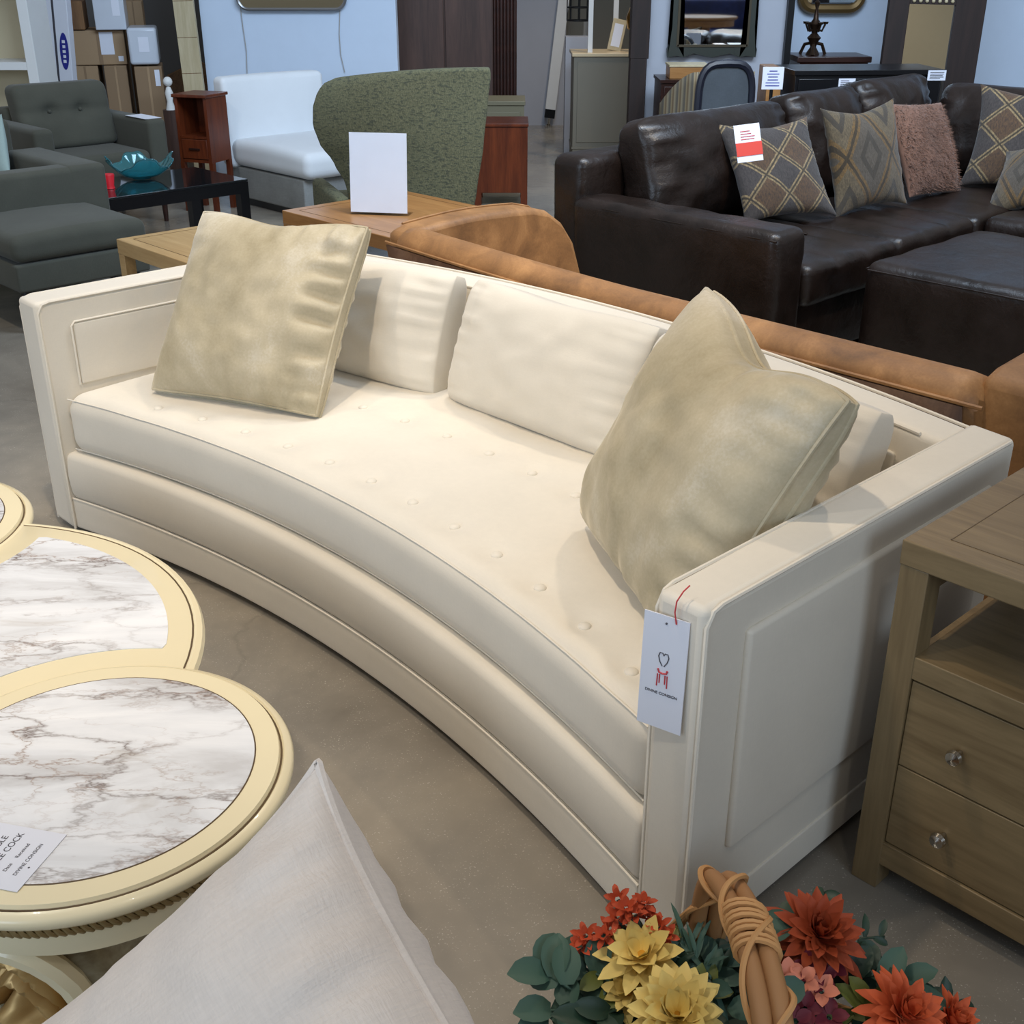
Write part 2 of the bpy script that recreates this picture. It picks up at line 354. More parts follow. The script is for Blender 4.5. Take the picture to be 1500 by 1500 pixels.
def tag(o, label, cat, group=None, kind=None):
    if label: o['label'] = label
    if cat: o['category'] = cat
    if group: o['group'] = group
    if kind: o['kind'] = kind
    return o
def thing(name, label, cat, loc=(0, 0, 0), rz=0, group=None):
    o = bpy.data.objects.new(name, None); COL.objects.link(o); o.location = loc; o.rotation_euler = (0, 0, rz); o.empty_display_size = .1
    return tag(o, label, cat, group)
def copy_tree(o, parent=None):
    c = o.copy(); COL.objects.link(c)
    if parent: c.parent = parent
    for ch in list(o.children): copy_tree(ch, c)
    return c
def struct(o): o['kind'] = 'structure'; return o
def textmesh(name, s, size, mat, parent, loc, rot=(0, 0, 0), align='CENTER', ext=.0003):
    cu = bpy.data.curves.new(name, 'FONT'); cu.body = s; cu.size = size; cu.align_x = align; cu.align_y = 'CENTER'; cu.extrude = ext
    t = bpy.data.objects.new(name, cu); COL.objects.link(t)
    dg = bpy.context.evaluated_depsgraph_get(); me = bpy.data.meshes.new_from_object(t.evaluated_get(dg)); bpy.data.objects.remove(t)
    me.materials.clear(); me.materials.append(MATS[mat])
    o = bpy.data.objects.new(name, me); COL.objects.link(o); o.parent = parent; o.location = loc; o.rotation_euler = rot; return o

def pillow(mb, w, h, bulge, gus=.0, n=26, sag=.05, seed=0, wr=.004, ear=0.0, gather=0.0, gleft=1.0, chop=0.0, round_=0.0, back=1.0, bexp=.55):
    """throw cushion standing on its lower edge: x width, z height, y thickness"""
    S = [math.sin(math.pi / 2 * (2 * i / n - 1)) for i in range(n + 1)]
    def pt(u, v, side):
        ex = 1 - sag * (1 - v * v) * abs(u) ** 3 + ear * (abs(u * v)) ** 6
        ez = 1 - sag * (1 - u * u) * abs(v) ** 3 + ear * (abs(u * v)) ** 6
        x = w / 2 * u * ex; z = h / 2 * v * ez
        z -= chop * h * max(0, v) ** 2 * math.exp(-(u / .42) ** 2)
        x -= math.copysign(round_ * w * abs(u * v) ** 5, u); z -= math.copysign(round_ * h * abs(u * v) ** 5, v)
        pr = (max(0, 1 - abs(u) ** 2.6) * max(0, 1 - abs(v) ** 2.6)) ** .55
        y = side * (gus / 2 * (1 - .5 * abs(u * v) ** 5) + (bulge * pr if side < 0 else bulge * back * pr ** (bexp / .55)))
        nz = noise.noise(Vector((x * 9 + seed, z * 9, side * 3 + seed))) + .5 * noise.noise(Vector((x * 22 + seed, z * 22, side * 5)))
        y += side * wr * nz * pr
        if gather:
            e = max(0, abs(u) - .55) / .45; g = noise.noise(Vector((v * 8 + seed, u * 1.2, 2.2)))
            e2 = max(0, abs(v) - .6) / .4; g2 = noise.noise(Vector((u * 7 + seed, v * 1.2, 7.2)))
            y += side * gather * (1 if u > 0 else gleft) * (g * e * (1 - e * .6) + .7 * g2 * e2 * (1 - e2 * .6)) * min(1, pr * 3)
        return (x, y, h / 2 + z)
    R_ = {}
    for side in (-1, 1):
        R_[side] = [[mb.v(pt(u, v, side)) for u in S] for v in S]
        for j in range(n):
            for i in range(n): mb.f([R_[side][j][i], R_[side][j][i + 1], R_[side][j + 1][i + 1], R_[side][j + 1][i]])
    def rim(side): 
        r = R_[side]; return [r[0][i] for i in range(n)] + [r[j][n] for j in range(n)] + [r[n][i] for i in range(n, 0, -1)] + [r[j][0] for j in range(n, 0, -1)]
    a, b = rim(-1), rim(1)
    if gus > .004:
        for i in range(len(a)): mb.f([a[i], a[(i + 1) % len(a)], b[(i + 1) % len(a)], b[i]])
    pa = [v.co.copy() for v in a]; pb = [v.co.copy() for v in b]
    if gus <= .004: bmesh.ops.remove_doubles(mb.bm, verts=a + b, dist=.0045)
    return pa, pb

def cushion(name, label, cat, mat, w, h, bulge, gus, loc, rot, group=None, piping=None, **kw):
    mb = MB(); pa, pb = pillow(mb, w, h, bulge, gus, **kw)
    o = mb.build(name, mat, None, ang=80); o.location = loc; o.rotation_euler = rot
    tag(o, label, cat, group)
    if piping:
        q = MB(); q.tube(pa, .0042, 6, True); q.build('piping', piping, o)
        q = MB(); q.tube(pb, .0042, 6, True); q.build('piping', piping, o)
    return o

# ================================================================== SETTING
mb = MB(); mb.box(-9, 9, -7, 16, -.12, 0); struct(mb.build('floor', 'polished_concrete', smooth=False))
def wallbox(name, x0, x1, y0, y1, z1, mat, z0=0): 
    b = MB(); b.box(x0, x1, y0, y1, z0, z1); return struct(b.build(name, mat, smooth=False))
plain('wall_white', (202, 216, 234), .8); plain('wall_grey', (96, 96, 96), .8); plain('wall_taupe', (168, 164, 160), .8); plain('wall_pale_grey', (176, 178, 186), .8)
wallbox('wall_back', -6.5, 6.5, 13.4, 13.6, 4.2, 'wall_taupe')
wallbox('wall_store_room', -5.2, -2.0, 11.4, 11.6, 4.2, 'wall_grey')
p0, p1 = at(291, 0, 9.5), at(579, 0, 9.5)
wallbox('wall_partition', p0.x, p1.x, 9.5, 9.64, 3.0, 'wall_white')
wallbox('wall_centre', -.9, at(829, 60, 12.4).x, 12.4, 12.55, 4.0, 'wall_pale_grey')
wallbox('wall_mirror_bay', at(948, 80, 8.9).x, at(1153, 60, 8.9).x, 8.9, 9.0, 3.2, 'wall_pale_grey')
wallbox('wall_right_bay', at(1150, 60, 8.9).x, 6.5, 9.5, 9.65, 3.4, 'wall_white')
b = MB(); x = at(1154, 60, 8.86).x; b.box(x - .022, x + .022, 8.84, 9.0, 0, 3.2); struct(b.build('trim_1', 'black_metal', smooth=False))

wallbox('wall_front', -9, 9, -7.2, -7.0, 4.2, 'tan_back')
# ================================================================== IVORY SOFA
so = thing('curved_sofa', 'long curved ivory sofa with tufted seat in the middle of the showroom', 'sofa', (-.527, 2.347, 0), ANG)
def sag(x, a=.16): return a * (1 - (x / 1.15) ** 2)
# seat cushion with tufting
btn = []
for i in range(12):
    x = -.80 + i * .16; btn.append((x, .27 - .185 * (x / 1.0) ** 2))
for i in range(12):
    x = -.88 + i * .16; btn.append((x, .575 - .17 * (x / 1.0) ** 2))
def seat_warp(p):
    x, y, z = p; y2 = y - .03 + sag(x, .185)
    if z > .36:
        u = min(1, max(0, (y) / .85)); z += .012 * math.sin(math.pi * min(1, max(0, u)))
        k = 0
        for bx, by in btn:
            d2 = (x - bx) ** 2 + (y2 - by) ** 2
            if d2 < .02: z -= .011 * math.exp(-d2 / (2 * .026 ** 2)) + .003 * math.exp(-d2 / (2 * .06 ** 2))
        for (bx, by), (cx_, cy_) in zip(btn[:11], btn[1:12]):
            pass
    return (x, y2, z)
mb = MB(); mb.rbox(-1.075, 1.098, 0, .84, .255, .437, .052, (120, 46, 4), seat_warp, 5)
seat = mb.build('seat_cushion', 'ivory', so, ang=70)
def path_warp(x, y, z): return seat_warp((x, y, z))
q = MB(); q.tube([path_warp(-1.06 + 2.14 * i / 60, .012, .421) for i in range(61)], .0022, 6); q.tube([path_warp(-1.06 + 2.14 * i / 60, .012, .272) for i in range(61)], .0022, 6); q.build('piping', 'ivory', seat)
bm_ = MB(); bm_.sphere((0, 0, 0), .0135, 14, .55); b0 = None
for bx, by in btn:
    zz = seat_warp((bx, by + .03 - sag(bx, .185), .437))[2] + .001
    if b0 is None: b0 = bm_.build('button', 'ivory', seat); o = b0
    else: o = b0.copy(); COL.objects.link(o)
    o.location = (bx, by, zz)
# front rail, plinth, piping
mb = MB(); mb.rbox(-1.085, 1.10, 0, .11, .115, .262, .02, (40, 3, 4), lambda p: (p.x, p.y - .035 + sag(p.x, .165) - .008 * math.sin(math.pi * (p.z - .115) / .147), p.z)); mb.build('front_rail', 'ivory', so, ang=70)
mb = MB(); mb.rbox(-1.085, 1.10, 0, .10, .022, .118, .008, (40, 3, 3), lambda p: (p.x, p.y - .038 + sag(p.x, .165), p.z)); pl = mb.build('plinth', 'ivory', so, ang=70)
q = MB(); q.tube([(-1.085 + 2.185 * i / 60, -.036 + sag(-1.085 + 2.185 * i / 60, .165), .117) for i in range(61)], .0035, 6); q.build('piping', 'ivory', pl)
# deck under the cushion
mb = MB(); mb.rbox(-1.09, 1.09, .06, .85, .06, .25, .02, (30, 3, 2), lambda p: (p.x, p.y - .03 + sag(p.x, .165), p.z)); mb.build('seat_deck', 'ivory', so)
# back
mb = MB(); mb.rbox(-1.17, 1.15, .815, .93, .022, .696, .018, (50, 4, 8), lambda p: (p.x, p.y + sag(p.x, .165), p.z)); bk = mb.build('back', 'ivory', so, ang=70)
q = MB(); q.tube([(-1.07 + 2.12 * i / 60, .818 + sag(-1.07 + 2.12 * i / 60, .165), .693) for i in range(61)], .004, 6); q.tube([(-1.15 + 2.28 * i / 60, .934 + sag(-1.15 + 2.28 * i / 60, .165), .693) for i in range(61)], .004, 6); q.build('piping', 'ivory', bk)
mb = MB(); mb.rbox(-1.0, 1.0, .805, .822, .46, .635, .008, (50, 1, 4), lambda p: (p.x, p.y + sag(p.x, .165), p.z)); mb.build('back_panel', 'ivory', bk)
# arms
def arm(poly, xo, xi, sgn):
    mb = MB(); mb.prism(poly, .022, .70); a = mb.build('arm', 'ivory', so, bevel=.014)
    q = MB(); e = .0
    yf, yb = -.03, .945
    for xx in (xo, xi):
        top = [(xx, yf + .006, .022), (xx, yf + .006, .67), (xx, yf + .02, .692), (xx, yf + .04, .697)]
        yb2 = yb if xx == xo else .84
        q.tube(top + [(xx + (0 if xx == xo else (poly[2][0] - poly[1][0] if sgn > 0 else 0) * t * 0), yf + .04 + (yb2 - yf - .06) * t, .697) for t in (.25, .5, .75, 1)], .0038, 6)
    q.build('piping', 'ivory', a)
    s_ = sgn
    mb = MB(); x0, x1 = sorted((xo - s_ * .004, xo + s_ * .012)); mb.rbox(x0, x1, .075, .86, .205, .628, .009, (2, 14, 10), lambda p: (p.x + s_ * .006 * math.sin(math.pi * min(1, max(0, (p.y - .075) / .785))) * math.sin(math.pi * min(1, max(0, (p.z - .205) / .423))), p.y, p.z)); mb.build('outer_panel', 'ivory', a, ang=70)
    mb = MB(); x0, x1 = sorted((xi + s_ * .004, xi - s_ * .008)); mb.rbox(x0, x1, .065, .78, .45, .628, .007, (2, 10, 6)); pn = mb.build('inner_panel', 'ivory', a, ang=70)
    mb = MB(); x0, x1 = sorted((xo - s_ * .004, xo + s_ * .005)); mb.rbox(x0, x1, -.028, .94, .024, .096, .004, (2, 8, 3)); mb.build('base_band', 'ivory', a, ang=70)
    q = MB(); q.tube([(xi - s_ * .004, .06, .45), (xi - s_ * .006, .06, .62), (xi - s_ * .006, .07, .632), (xi - s_ * .006, .78, .632)], .0032, 6); q.build('piping', 'ivory', pn)
arm([(1.106, -.03), (1.198, -.03), (1.200, .945), (1.095, .965)], 1.198, 1.106, 1)
arm([(-1.190, -.03), (-1.078, -.03), (-1.075, .965), (-1.195, .945)], -1.190, -1.078, -1)
for fx, fy in ((-1.14, .02), (1.15, .02), (-1.14, .88), (1.14, .88), (0, 1.0), (-.4, .2), (.4, .2)):
    f = MB(); f.box(fx - .025, fx + .025, fy, fy + .05, 0, .03); f.build('foot', 'black_lacquer', so)
# loose back cushions
for (cx_, cy_, w_, rz_, sd) in ((-.69, .735, .74, R(9.5), 1), (.035, .81, .66, 0, 2), (.685, .735, .66, R(-9.5), 3)):
    mb = MB(); pillow(mb, w_, .345, .066, .07, 44, .03, sd * 3.3, .014, -.02, .022, chop=.02, round_=.008)
    o = mb.build('back_cushion', 'ivory', so, ang=80); o.location = (cx_, cy_ - .035, .43); o.rotation_euler = (R(-20), 0, rz_)

# scatter cushions on the sofa
cushion('throw_pillow', 'champagne velvet square pillow propped against the left back of the ivory sofa', 'pillow', 'champagne', .545, .545, .075, .035, (-.757, 3.005, .447), (R(-36), 0, R(-23.5)), 'champagne velvet pillows on the ivory sofa', 'champagne', seed=4.2, wr=.013, gather=.085, gleft=.15, sag=.05, n=60, chop=.035, round_=.012)
cushion('throw_pillow', 'champagne velvet pillow tilted into the right arm of the ivory sofa', 'pillow', 'champagne', .55, .55, .10, .04, (.229, 2.0, .447), (-.452, .101, -1.267), 'champagne velvet pillows on the ivory sofa', 'champagne', seed=9.1, wr=.015, gather=.04, gleft=.2, sag=.07, ear=0, n=60, chop=.085, round_=.022)

# hang tag on the right arm
tg = thing('hang_tag', 'white swing tag hanging by a red thread from the right arm front', 'tag', (-.527 + (VV * 1.138 + UU * -.040).x, 2.347 + (VV * 1.138 + UU * -.040).y, .672), ANG + R(4))
tg.rotation_euler = (R(-2), R(0), ANG + R(13))
b = MB(); b.box(-.037, .037, -.001, .001, -.195, 0); card = b.build('card', 'paper', tg)
q = MB()
for s_ in (-1, 1): q.tube([(s_ * .0015, -.0015, -.085), (s_ * .006, -.0015, -.078), (s_ * .0085, -.0015, -.069), (s_ * .0065, -.0015, -.063), (s_ * .002, -.0015, -.063), (0, -.0015, -.067)], .0008, 5)
q.build('chair_back_logo', 'ink', card)
q = MB(); q.tube([(-.008, -.0015, -.091), (-.006, -.0015, -.0965), (0, -.0015, -.098), (.006, -.0015, -.0965), (.008, -.0015, -.091)], .0016, 6)
for s_ in (-1, 1):
    q.tube([(s_ * .008, -.0015, -.10), (s_ * .0085, -.0015, -.121)], .001, 5); q.tube([(s_ * .0045, -.0015, -.10), (s_ * .0045, -.0015, -.115)], .001, 5)
q.build('chair_seat_logo', 'logo_red', card)
textmesh('shop_name', 'DIVINE CONSIGN', .0068, 'ink', card, (0, -.0014, -.133), (R(90), 0, 0))
q = MB(); q.tube([(.016, -.002, -.008), (.013, -.004, .012), (.014, -.003, .03), (.02, .004, .045), (.024, .016, .051)], .0012, 5); q.build('string', 'thread', tg)
q = MB(); q.sphere((0, -.0015, -.012), .0018, 8); q.build('eyelet', 'ink', tg)

# ================================================================== NIGHTSTAND (right)
ns_o = Vector((-.527, 2.347, 0)) + VV * 1.272 + UU * .386
ns = thing('nightstand', 'grey oak nightstand with open shelf and knobbed drawers beside the sofa right arm', 'nightstand', ns_o, ANG)
NW, ND, NH = .72, .50, .70
b = MB(); b.box(0, NW, 0, ND, .655, NH); top = b.build('top', 'grey_oak', ns, bevel=.003)
b = MB(); g = .0012
for (xa, xb, ya, yb) in ((.055, NW - .055, .053, .0545), (.055, NW - .055, ND - .055, ND - .0535), (.055, .0565, .053, ND - .053), (NW - .0565, NW - .055, .053, ND - .053)): b.box(xa, xb, ya, yb, NH - .001, NH + .0006)
b.build('panel_joint', 'joint_brown', top)
for (x_, y_) in ((.002, .002), (NW - .052, .002), (.002, ND - .052), (NW - .052, ND - .052)):
    b = MB(); b.box(x_, x_ + .05, y_, y_ + .05, 0, .656); b.build('leg', 'grey_oak_upright', ns, bevel=.002)
b = MB(); b.box(.05, NW - .05, .004, ND - .02, .455, .498); b.build('shelf', 'grey_oak', ns, bevel=.002)
b = MB(); b.box(.02, .034, .05, ND - .05, .06, .47); b.build('side_panel', 'grey_oak_upright', ns)
b = MB(); b.box(NW - .034, NW - .02, .05, ND - .05, .06, .47); b.build('side_panel', 'grey_oak_upright', ns)
b = MB(); b.box(.05, NW - .05, ND - .03, ND - .02, .06, .47); b.build('back_panel', 'grey_oak', ns)
b = MB(); b.box(.02, .04, .05, ND - .05, .60, .655); b.build('side_rail', 'grey_oak', ns)
for z0, z1 in ((.279, .450), (.108, .276)):
    b = MB(); b.box(.053, NW - .053, .008, .44, z0, z1); d = b.build('drawer', 'grey_oak', ns, bevel=.0015)
    for kx in (.155, NW - .155):
        k = MB(); k.lathe([(.004, 0), (.005, .012), (.011, .017), (.0145, .023), (.012, .03), (.0, .0325)], 18); o = k.build('knob', 'nickel', d); o.location = (kx, .008, (z0 + z1) / 2 - .005); o.rotation_euler = (R(90), 0, 0)
b = MB(); b.box(.05, NW - .05, .004, .03, .055, .105); b.build('bottom_rail', 'grey_oak', ns, bevel=.002)

# ================================================================== TREFOIL COFFEE TABLE
TC = Vector((-1.151, 1.727, 0)); TR = .60
ct = thing('coffee_table', 'cream lobed coffee table with veined marble insets in front of the ivory sofa', 'coffee table', TC)
A_c = Vector((-.641, 1.4425)) - TC.xy; A_r = .305
ang0 = math.atan2(A_c.y, A_c.x); lobes = [A_c, Matrix.Rotation(R(140), 2) @ A_c, Matrix.Rotation(R(250), 2) @ A_c]
ZT = .43
# main round top with moulded edge
edge = [(0, ZT - .035), (TR - .04, ZT - .035), (TR - .02, ZT - .032), (TR - .004, ZT - .022), (TR, ZT - .014), (TR - .004, ZT - .005), (TR - .014, ZT - .001), (TR - .02, ZT - .003), (TR - .024, ZT - .001), (0, ZT - .001)]
b = MB(); b.lathe(edge[1:], 96); main = b.build('main_top', 'cream_lacquer', ct, ang=35)
b = MB(); b.tube([((TR - .0205) * math.cos(2 * math.pi * k / 96), (TR - .0205) * math.sin(2 * math.pi * k / 96), ZT - .0025) for k in range(96)], .0018, 5, True); b.build('rim_groove', 'joint_brown', main)  # dark brown line set in the rim groove
def arc(c, r, a0, a1, n): return [(c[0] + r * math.cos(a0 + (a1 - a0) * i / n), c[1] + r * math.sin(a0 + (a1 - a0) * i / n)) for i in range(n + 1)]
def inset(a_mid, halfspan, r_out, li, lj, gap):
    """marble field bounded by the big circle and two neighbouring lobes"""
    pts = []
    N = 64
    for i in range(N + 1):
        a = a_mid - halfspan + 2 * halfspan * i / N; p = Vector((r_out * math.cos(a), r_out * math.sin(a)))
        if (p - li).length > A_r + gap and (p - lj).length > A_r + gap: pts.append(p)
    def inner(l, frm, to):
        out = []; 
        for i in range(N + 1):
            a = frm + (to - frm) * i / N; p = l + Vector((math.cos(a), math.sin(a))) * (A_r + gap)
            if p.length < r_out and p.length > .06: out.append(p)
        return out
    aj = math.atan2(-lj.y, -lj.x); ai = math.atan2(-li.y, -li.x)
    pj = inner(lj, aj + R(75), aj); pj = pj if (pj and (pj[0] - pts[-1]).length < .15) else inner(lj, aj - R(75), aj)
    pi_ = inner(li, ai, ai - R(75)); pi_ = pi_ if (pi_ and (pi_[-1] - pts[0]).length < .15) else inner(li, ai, ai + R(75))
    return pts + pj + pi_
angs = [math.atan2(l.y, l.x) for l in lobes]
for i in range(3):
    li, lj = lobes[i], lobes[(i + 1) % 3]
    am = angs[i] + ((angs[(i + 1) % 3] - angs[i]) % (2 * math.pi)) / 2
    poly = inset(am, R(68), TR - .065, li, lj, .048)
    b = MB(); b.prism([(p.x, p.y) for p in poly], ZT - .02, ZT + .0006); b.build('marble_inset', 'marble', main, smooth=False)
# lobes
for i, l in enumerate(lobes):
    r = A_r; z = ZT + .006
    prof = [(.05, z - .042), (r - .03, z - .042), (r - .012, z - .036), (r - .001, z - .024), (r, z - .016), (r - .004, z - .009), (r - .014, z - .005), (r - .017, z - .0085), (r - .019, z - .0085), (r - .022, z - .0005), (r - .03, z), (.0, z)]
    b = MB(); b.lathe(prof, 96, l.x, l.y); lt = b.build('lobe_top', 'cream_lacquer', ct, ang=58)
    b = MB(); b.lathe([(.246, z - .01), (.246, z + .0007), (0, z + .0007)], 96, l.x, l.y); b.build('marble_inset', 'marble' if i else 'marble_warm', lt, smooth=False)
    b = MB(); b.tube([(l.x + (r - .0185) * math.cos(2 * math.pi * k / 96), l.y + (r - .0185) * math.sin(2 * math.pi * k / 96), z - .0075) for k in range(96)], .0017, 5, True); b.build('rim_groove', 'joint_brown', lt)
    b = MB(); b.tube([(l.x + .247 * math.cos(2 * math.pi * k / 96), l.y + .247 * math.sin(2 * math.pi * k / 96), z - .0002) for k in range(96)], .0014, 5, True); b.build('marble_joint', 'joint_brown', lt)
    # carved rope under the edge and apron
    b = MB(); n_ = 150
    for k in range(n_):
        a = 2 * math.pi * k / n_; c0 = Vector((l.x + (r - .030) * math.cos(a - .022), l.y + (r - .030) * math.sin(a - .022), ZT - .042)); c1 = Vector((l.x + (r - .030) * math.cos(a + .03), l.y + (r - .030) * math.sin(a + .03), ZT - .056))
        b.tube([c0, (c0 + c1) / 2 + Vector((math.cos(a), math.sin(a), 0)) * .004, c1], .0042, 6)
    b.build('rope_moulding', 'rope_gold', lt)
    b = MB(); b.lathe([(r - .05, ZT - .10), (r - .036, ZT - .098), (r - .034, ZT - .06), (r - .04, ZT - .035), (r - .06, ZT - .035)], 80, l.x, l.y); b.build('apron', 'cream_lacquer', lt)
# pedestal with marble drum, arched cream straps and gilded carving
for i, l in enumerate(lobes):
    ped = MB(); ped.lathe([(.0, 0), (.235, 0), (.245, .02), (.235, .05), (.20, .06), (.20, .34), (.0, .34)], 64, l.x, l.y); pd = ped.build('pedestal', 'faux_marble', ct, ang=50)
    for k in range(4):
        a = R(-104) + k * math.pi / 2
        b = MB()
        def pnt(t, off, rad_): 
            aa = a + off
            return (l.x + rad_ * math.cos(aa), l.y + rad_ * math.sin(aa), t)
        path = [pnt(.0, -.42, .25)] + [pnt(.20 + .125 * math.sin(math.pi * q / 12), -.42 * math.cos(math.pi * q / 12), .252) for q in range(13)] + [pnt(.0, .42, .25)]
        b.tube(path, .02, 8); b.tube([pnt(.32, 0, .25), pnt(.36, 0, .255)], .02, 8)
        st = b.build('arched_strap', 'cream_lacquer', pd)
        b = MB(); b.grid(lambda u, v: (lambda rr: (l.x + rr * math.cos(a + (u - .5) * .72), l.y + rr * math.sin(a + (u - .5) * .72), .03 + v * (.17 + .115 * math.sin(math.pi * u))))(.215 + .022 * math.sin(u * 9 + v * 26 + 4 * noise.noise(Vector((u * 4, v * 4, 1))))), 24, 40)
        b.build('gilded_carving', 'gilt', st, solid=.006, ang=85)
b = MB(); b.lathe([(.0, 0), (.16, 0), (.17, .03), (.12, .06), (.11, .30), (.2, .38), (.2, .395), (0, .395)], 48); b.build('centre_column', 'cream_lacquer', ct)

# price card on the table
c0 = atz(98, 1223, .4375); c1 = atz(25, 1307, .4375)
dx = (c1 - c0).normalized(); dy = Vector((-dx.y, dx.x, 0))
pc = thing('price_card', 'white printed price card lying on the nearest marble lobe', 'card', (c0.x, c0.y, .4372), math.atan2(dx.y, dx.x))
Lc = (c1 - c0).length
b = MB(); b.box(0, Lc, -.16, 0, 0, .001); cd_ = b.build('card', 'paper', pc, smooth=False)
for k, (t_, sz, yy) in enumerate((('DIVINE CONSIGN', .008, -.022), ('Date     Received', .008, -.04), ('COFFEE COCK', .0135, -.062), ('TAIL TABLE', .0135, -.08), ('MARBLE TOP', .012, -.098))):
    textmesh('printed_line', t_, sz, 'ink', cd_, (Lc * .5, yy, .0012), (0, 0, math.pi), ext=.0001)
q = MB(); q.sphere((Lc * .62, -.012, .0012), .0016, 8, .3); q.build('punch_hole', 'ink', pc)

# ================================================================== FOREGROUND LINEN PILLOW on a stool
tip = Vector((-.208, 1.0, .763)); vd = (Vector((0, 0, H_CAM)) - tip).normalized(); vd = (vd + Vector((-.62, 0, .12))).normalized()
rt = Vector((0, 0, 1)).cross(vd).normalized(); up_ = vd.cross(rt)
rot2 = R(-45 - 12)
ez = (up_ * math.cos(rot2) + rt * math.sin(rot2)); ex = (rt * math.cos(rot2) - up_ * math.sin(rot2)); ey = -vd
Mx = Matrix((ex, ey, ez)).transposed()
PW = .50
org = tip - ez * PW - ex * (PW / 2) * 1 if False else tip - (ez * PW + ex * (PW / 2))
lp = cushion('throw_pillow', 'pale linen pillow with pointed corner in the near foreground', 'pillow', 'linen', PW, PW, .12, 0, org, Mx.to_euler(), None, None, seed=2.2, wr=.012, sag=.055, ear=.05, gather=.03, n=56, back=1.5, bexp=.36)
mb = MB(); pa, pb = pillow(MB(), PW, PW, .12, 0, 56, .055, 2.2, .012, .05, .03); mb.tube([(p + q_) / 2 for p, q_ in zip(pa, pb)], .0055, 6, True); mb.build('seam', 'linen', lp)

pts_ = [Mx @ v.co + org for v in lp.data.vertices]; low = min(pts_, key=lambda p: p.z)
st_ = thing('stool', 'low linen upholstered stool under the near linen pillow', 'stool', (low.x, low.y - .03, 0))
b = MB(); b.rbox(-.26, .26, -.30, .12, low.z - .13, low.z + .001, .03, (6, 6, 3)); b.build('seat', 'linen', st_)
for x_, y_ in ((-.21, -.25), (.21, -.25), (-.21, .07), (.21, .07)):
    b = MB(); b.lathe([(0, 0), (.014, 0), (.02, max(.02, low.z - .125)), (0, max(.02, low.z - .125))], 12, x_, y_); b.build('leg', 'mahogany', st_)

# ================================================================== FLOWER BASKET
fb = thing('flower_basket', 'wicker handled basket of red, orange and yellow artificial flowers by the sofa corner', 'flower basket', (.33, 1.08, 0), R(-8))
plain('wicker', (196, 146, 92), .6); plain('wicker_dark', (164, 118, 74), .6)
plain('leaf_eucalyptus', (62, 92, 78), .6); plain('leaf_dark', (32, 58, 42), .5); plain('leaf_olive', (104, 112, 52), .55)
plain('petal_red', (160, 66, 30), .7); plain('petal_orange', (206, 92, 48), .7); plain('petal_yellow', (240, 214, 128), .6); plain('petal_pink', (228, 140, 112), .6); plain('petal_burgundy', (112, 26, 44), .6); plain('petal_scarlet', (194, 76, 38), .7); plain('flower_heart', (206, 150, 40), .7)
b = MB(); bowl = []
for k in range(11):
    t = k / 10; r_ = .15 + .045 * t; z = .012 + .016 * k
    b.tube([(r_ * 1.15 * math.cos(2 * math.pi * i / 60) , r_ * math.sin(2 * math.pi * i / 60), z + .005 * math.sin(i * 15 * math.pi / 30 + k * math.pi)) for i in range(60)], .0085, 6, True)
b.lathe([(0, .004), (.15, .004), (.15, .012), (0, .012)], 32); b.build('basket', 'wicker', fb)
# handle: two thick canes bound with thin rattan
def hpath(t):   # t 0..1 along the arch (far foot to near foot)
    pts = [(-.075, .175, .16), (-.078, .172, .30), (-.070, .155, .40), (-.05, .09, .435), (-.03, .0, .445), (-.012, -.10, .425), (0, -.17, .34), (.004, -.185, .18)]
    s_ = t * (len(pts) - 1); i = min(int(s_), len(pts) - 2); f_ = s_ - i
    p = [Vector(pts[max(0, min(len(pts) - 1, i + d))]) for d in (-1, 0, 1, 2)]
    return .5 * ((2 * p[1]) + (p[2] - p[0]) * f_ + (2 * p[0] - 5 * p[1] + 4 * p[2] - p[3]) * f_ ** 2 + (3 * p[1] - p[0] - 3 * p[2] + p[3]) * f_ ** 3)
b = MB()
for off in (-.012, .012): b.tube([hpath(i / 50) + Vector((off, 0, 0)) for i in range(51)], .0125, 10)
hd = b.build('handle', 'wicker_dark', fb)
b = MB()
for ph in (0, math.pi):
    pts = []
    for i in range(181):
        t = i / 180; p = hpath(t); a = t * 2 * math.pi * 3 + ph; pts.append(p + Vector((.029 * math.cos(a), 0, .019 * math.sin(a))) + Vector((0, .019 * math.sin(a) * .4, 0)))
    b.tube(pts, .0042, 6)
for t0 in (.49, .52, .55, .58, .80, .83):
    for d in (0, .012):
        p = hpath(t0 + d); b.tube([p + Vector((.027 * math.cos(2 * math.pi * i / 16), .004 * math.sin(2 * math.pi * i / 16), .018 * math.sin(2 * math.pi * i / 16))) for i in range(16)], .0042, 6, True)
for k in range(3): b.tube([hpath(.19) + Vector((-.02, 0, 0)), hpath(.13) + Vector((-.035 - .008 * k, .01, -.01)), hpath(.06) + Vector((-.03 - .004 * k, 0, 0)), hpath(.02) + Vector((-.01, 0, 0))], .0036, 6)
b.build('rattan_binding', 'wicker', hd)
def frame_from(n):
    n = Vector(n).normalized(); return n.to_track_quat('Z', 'Y').to_matrix()
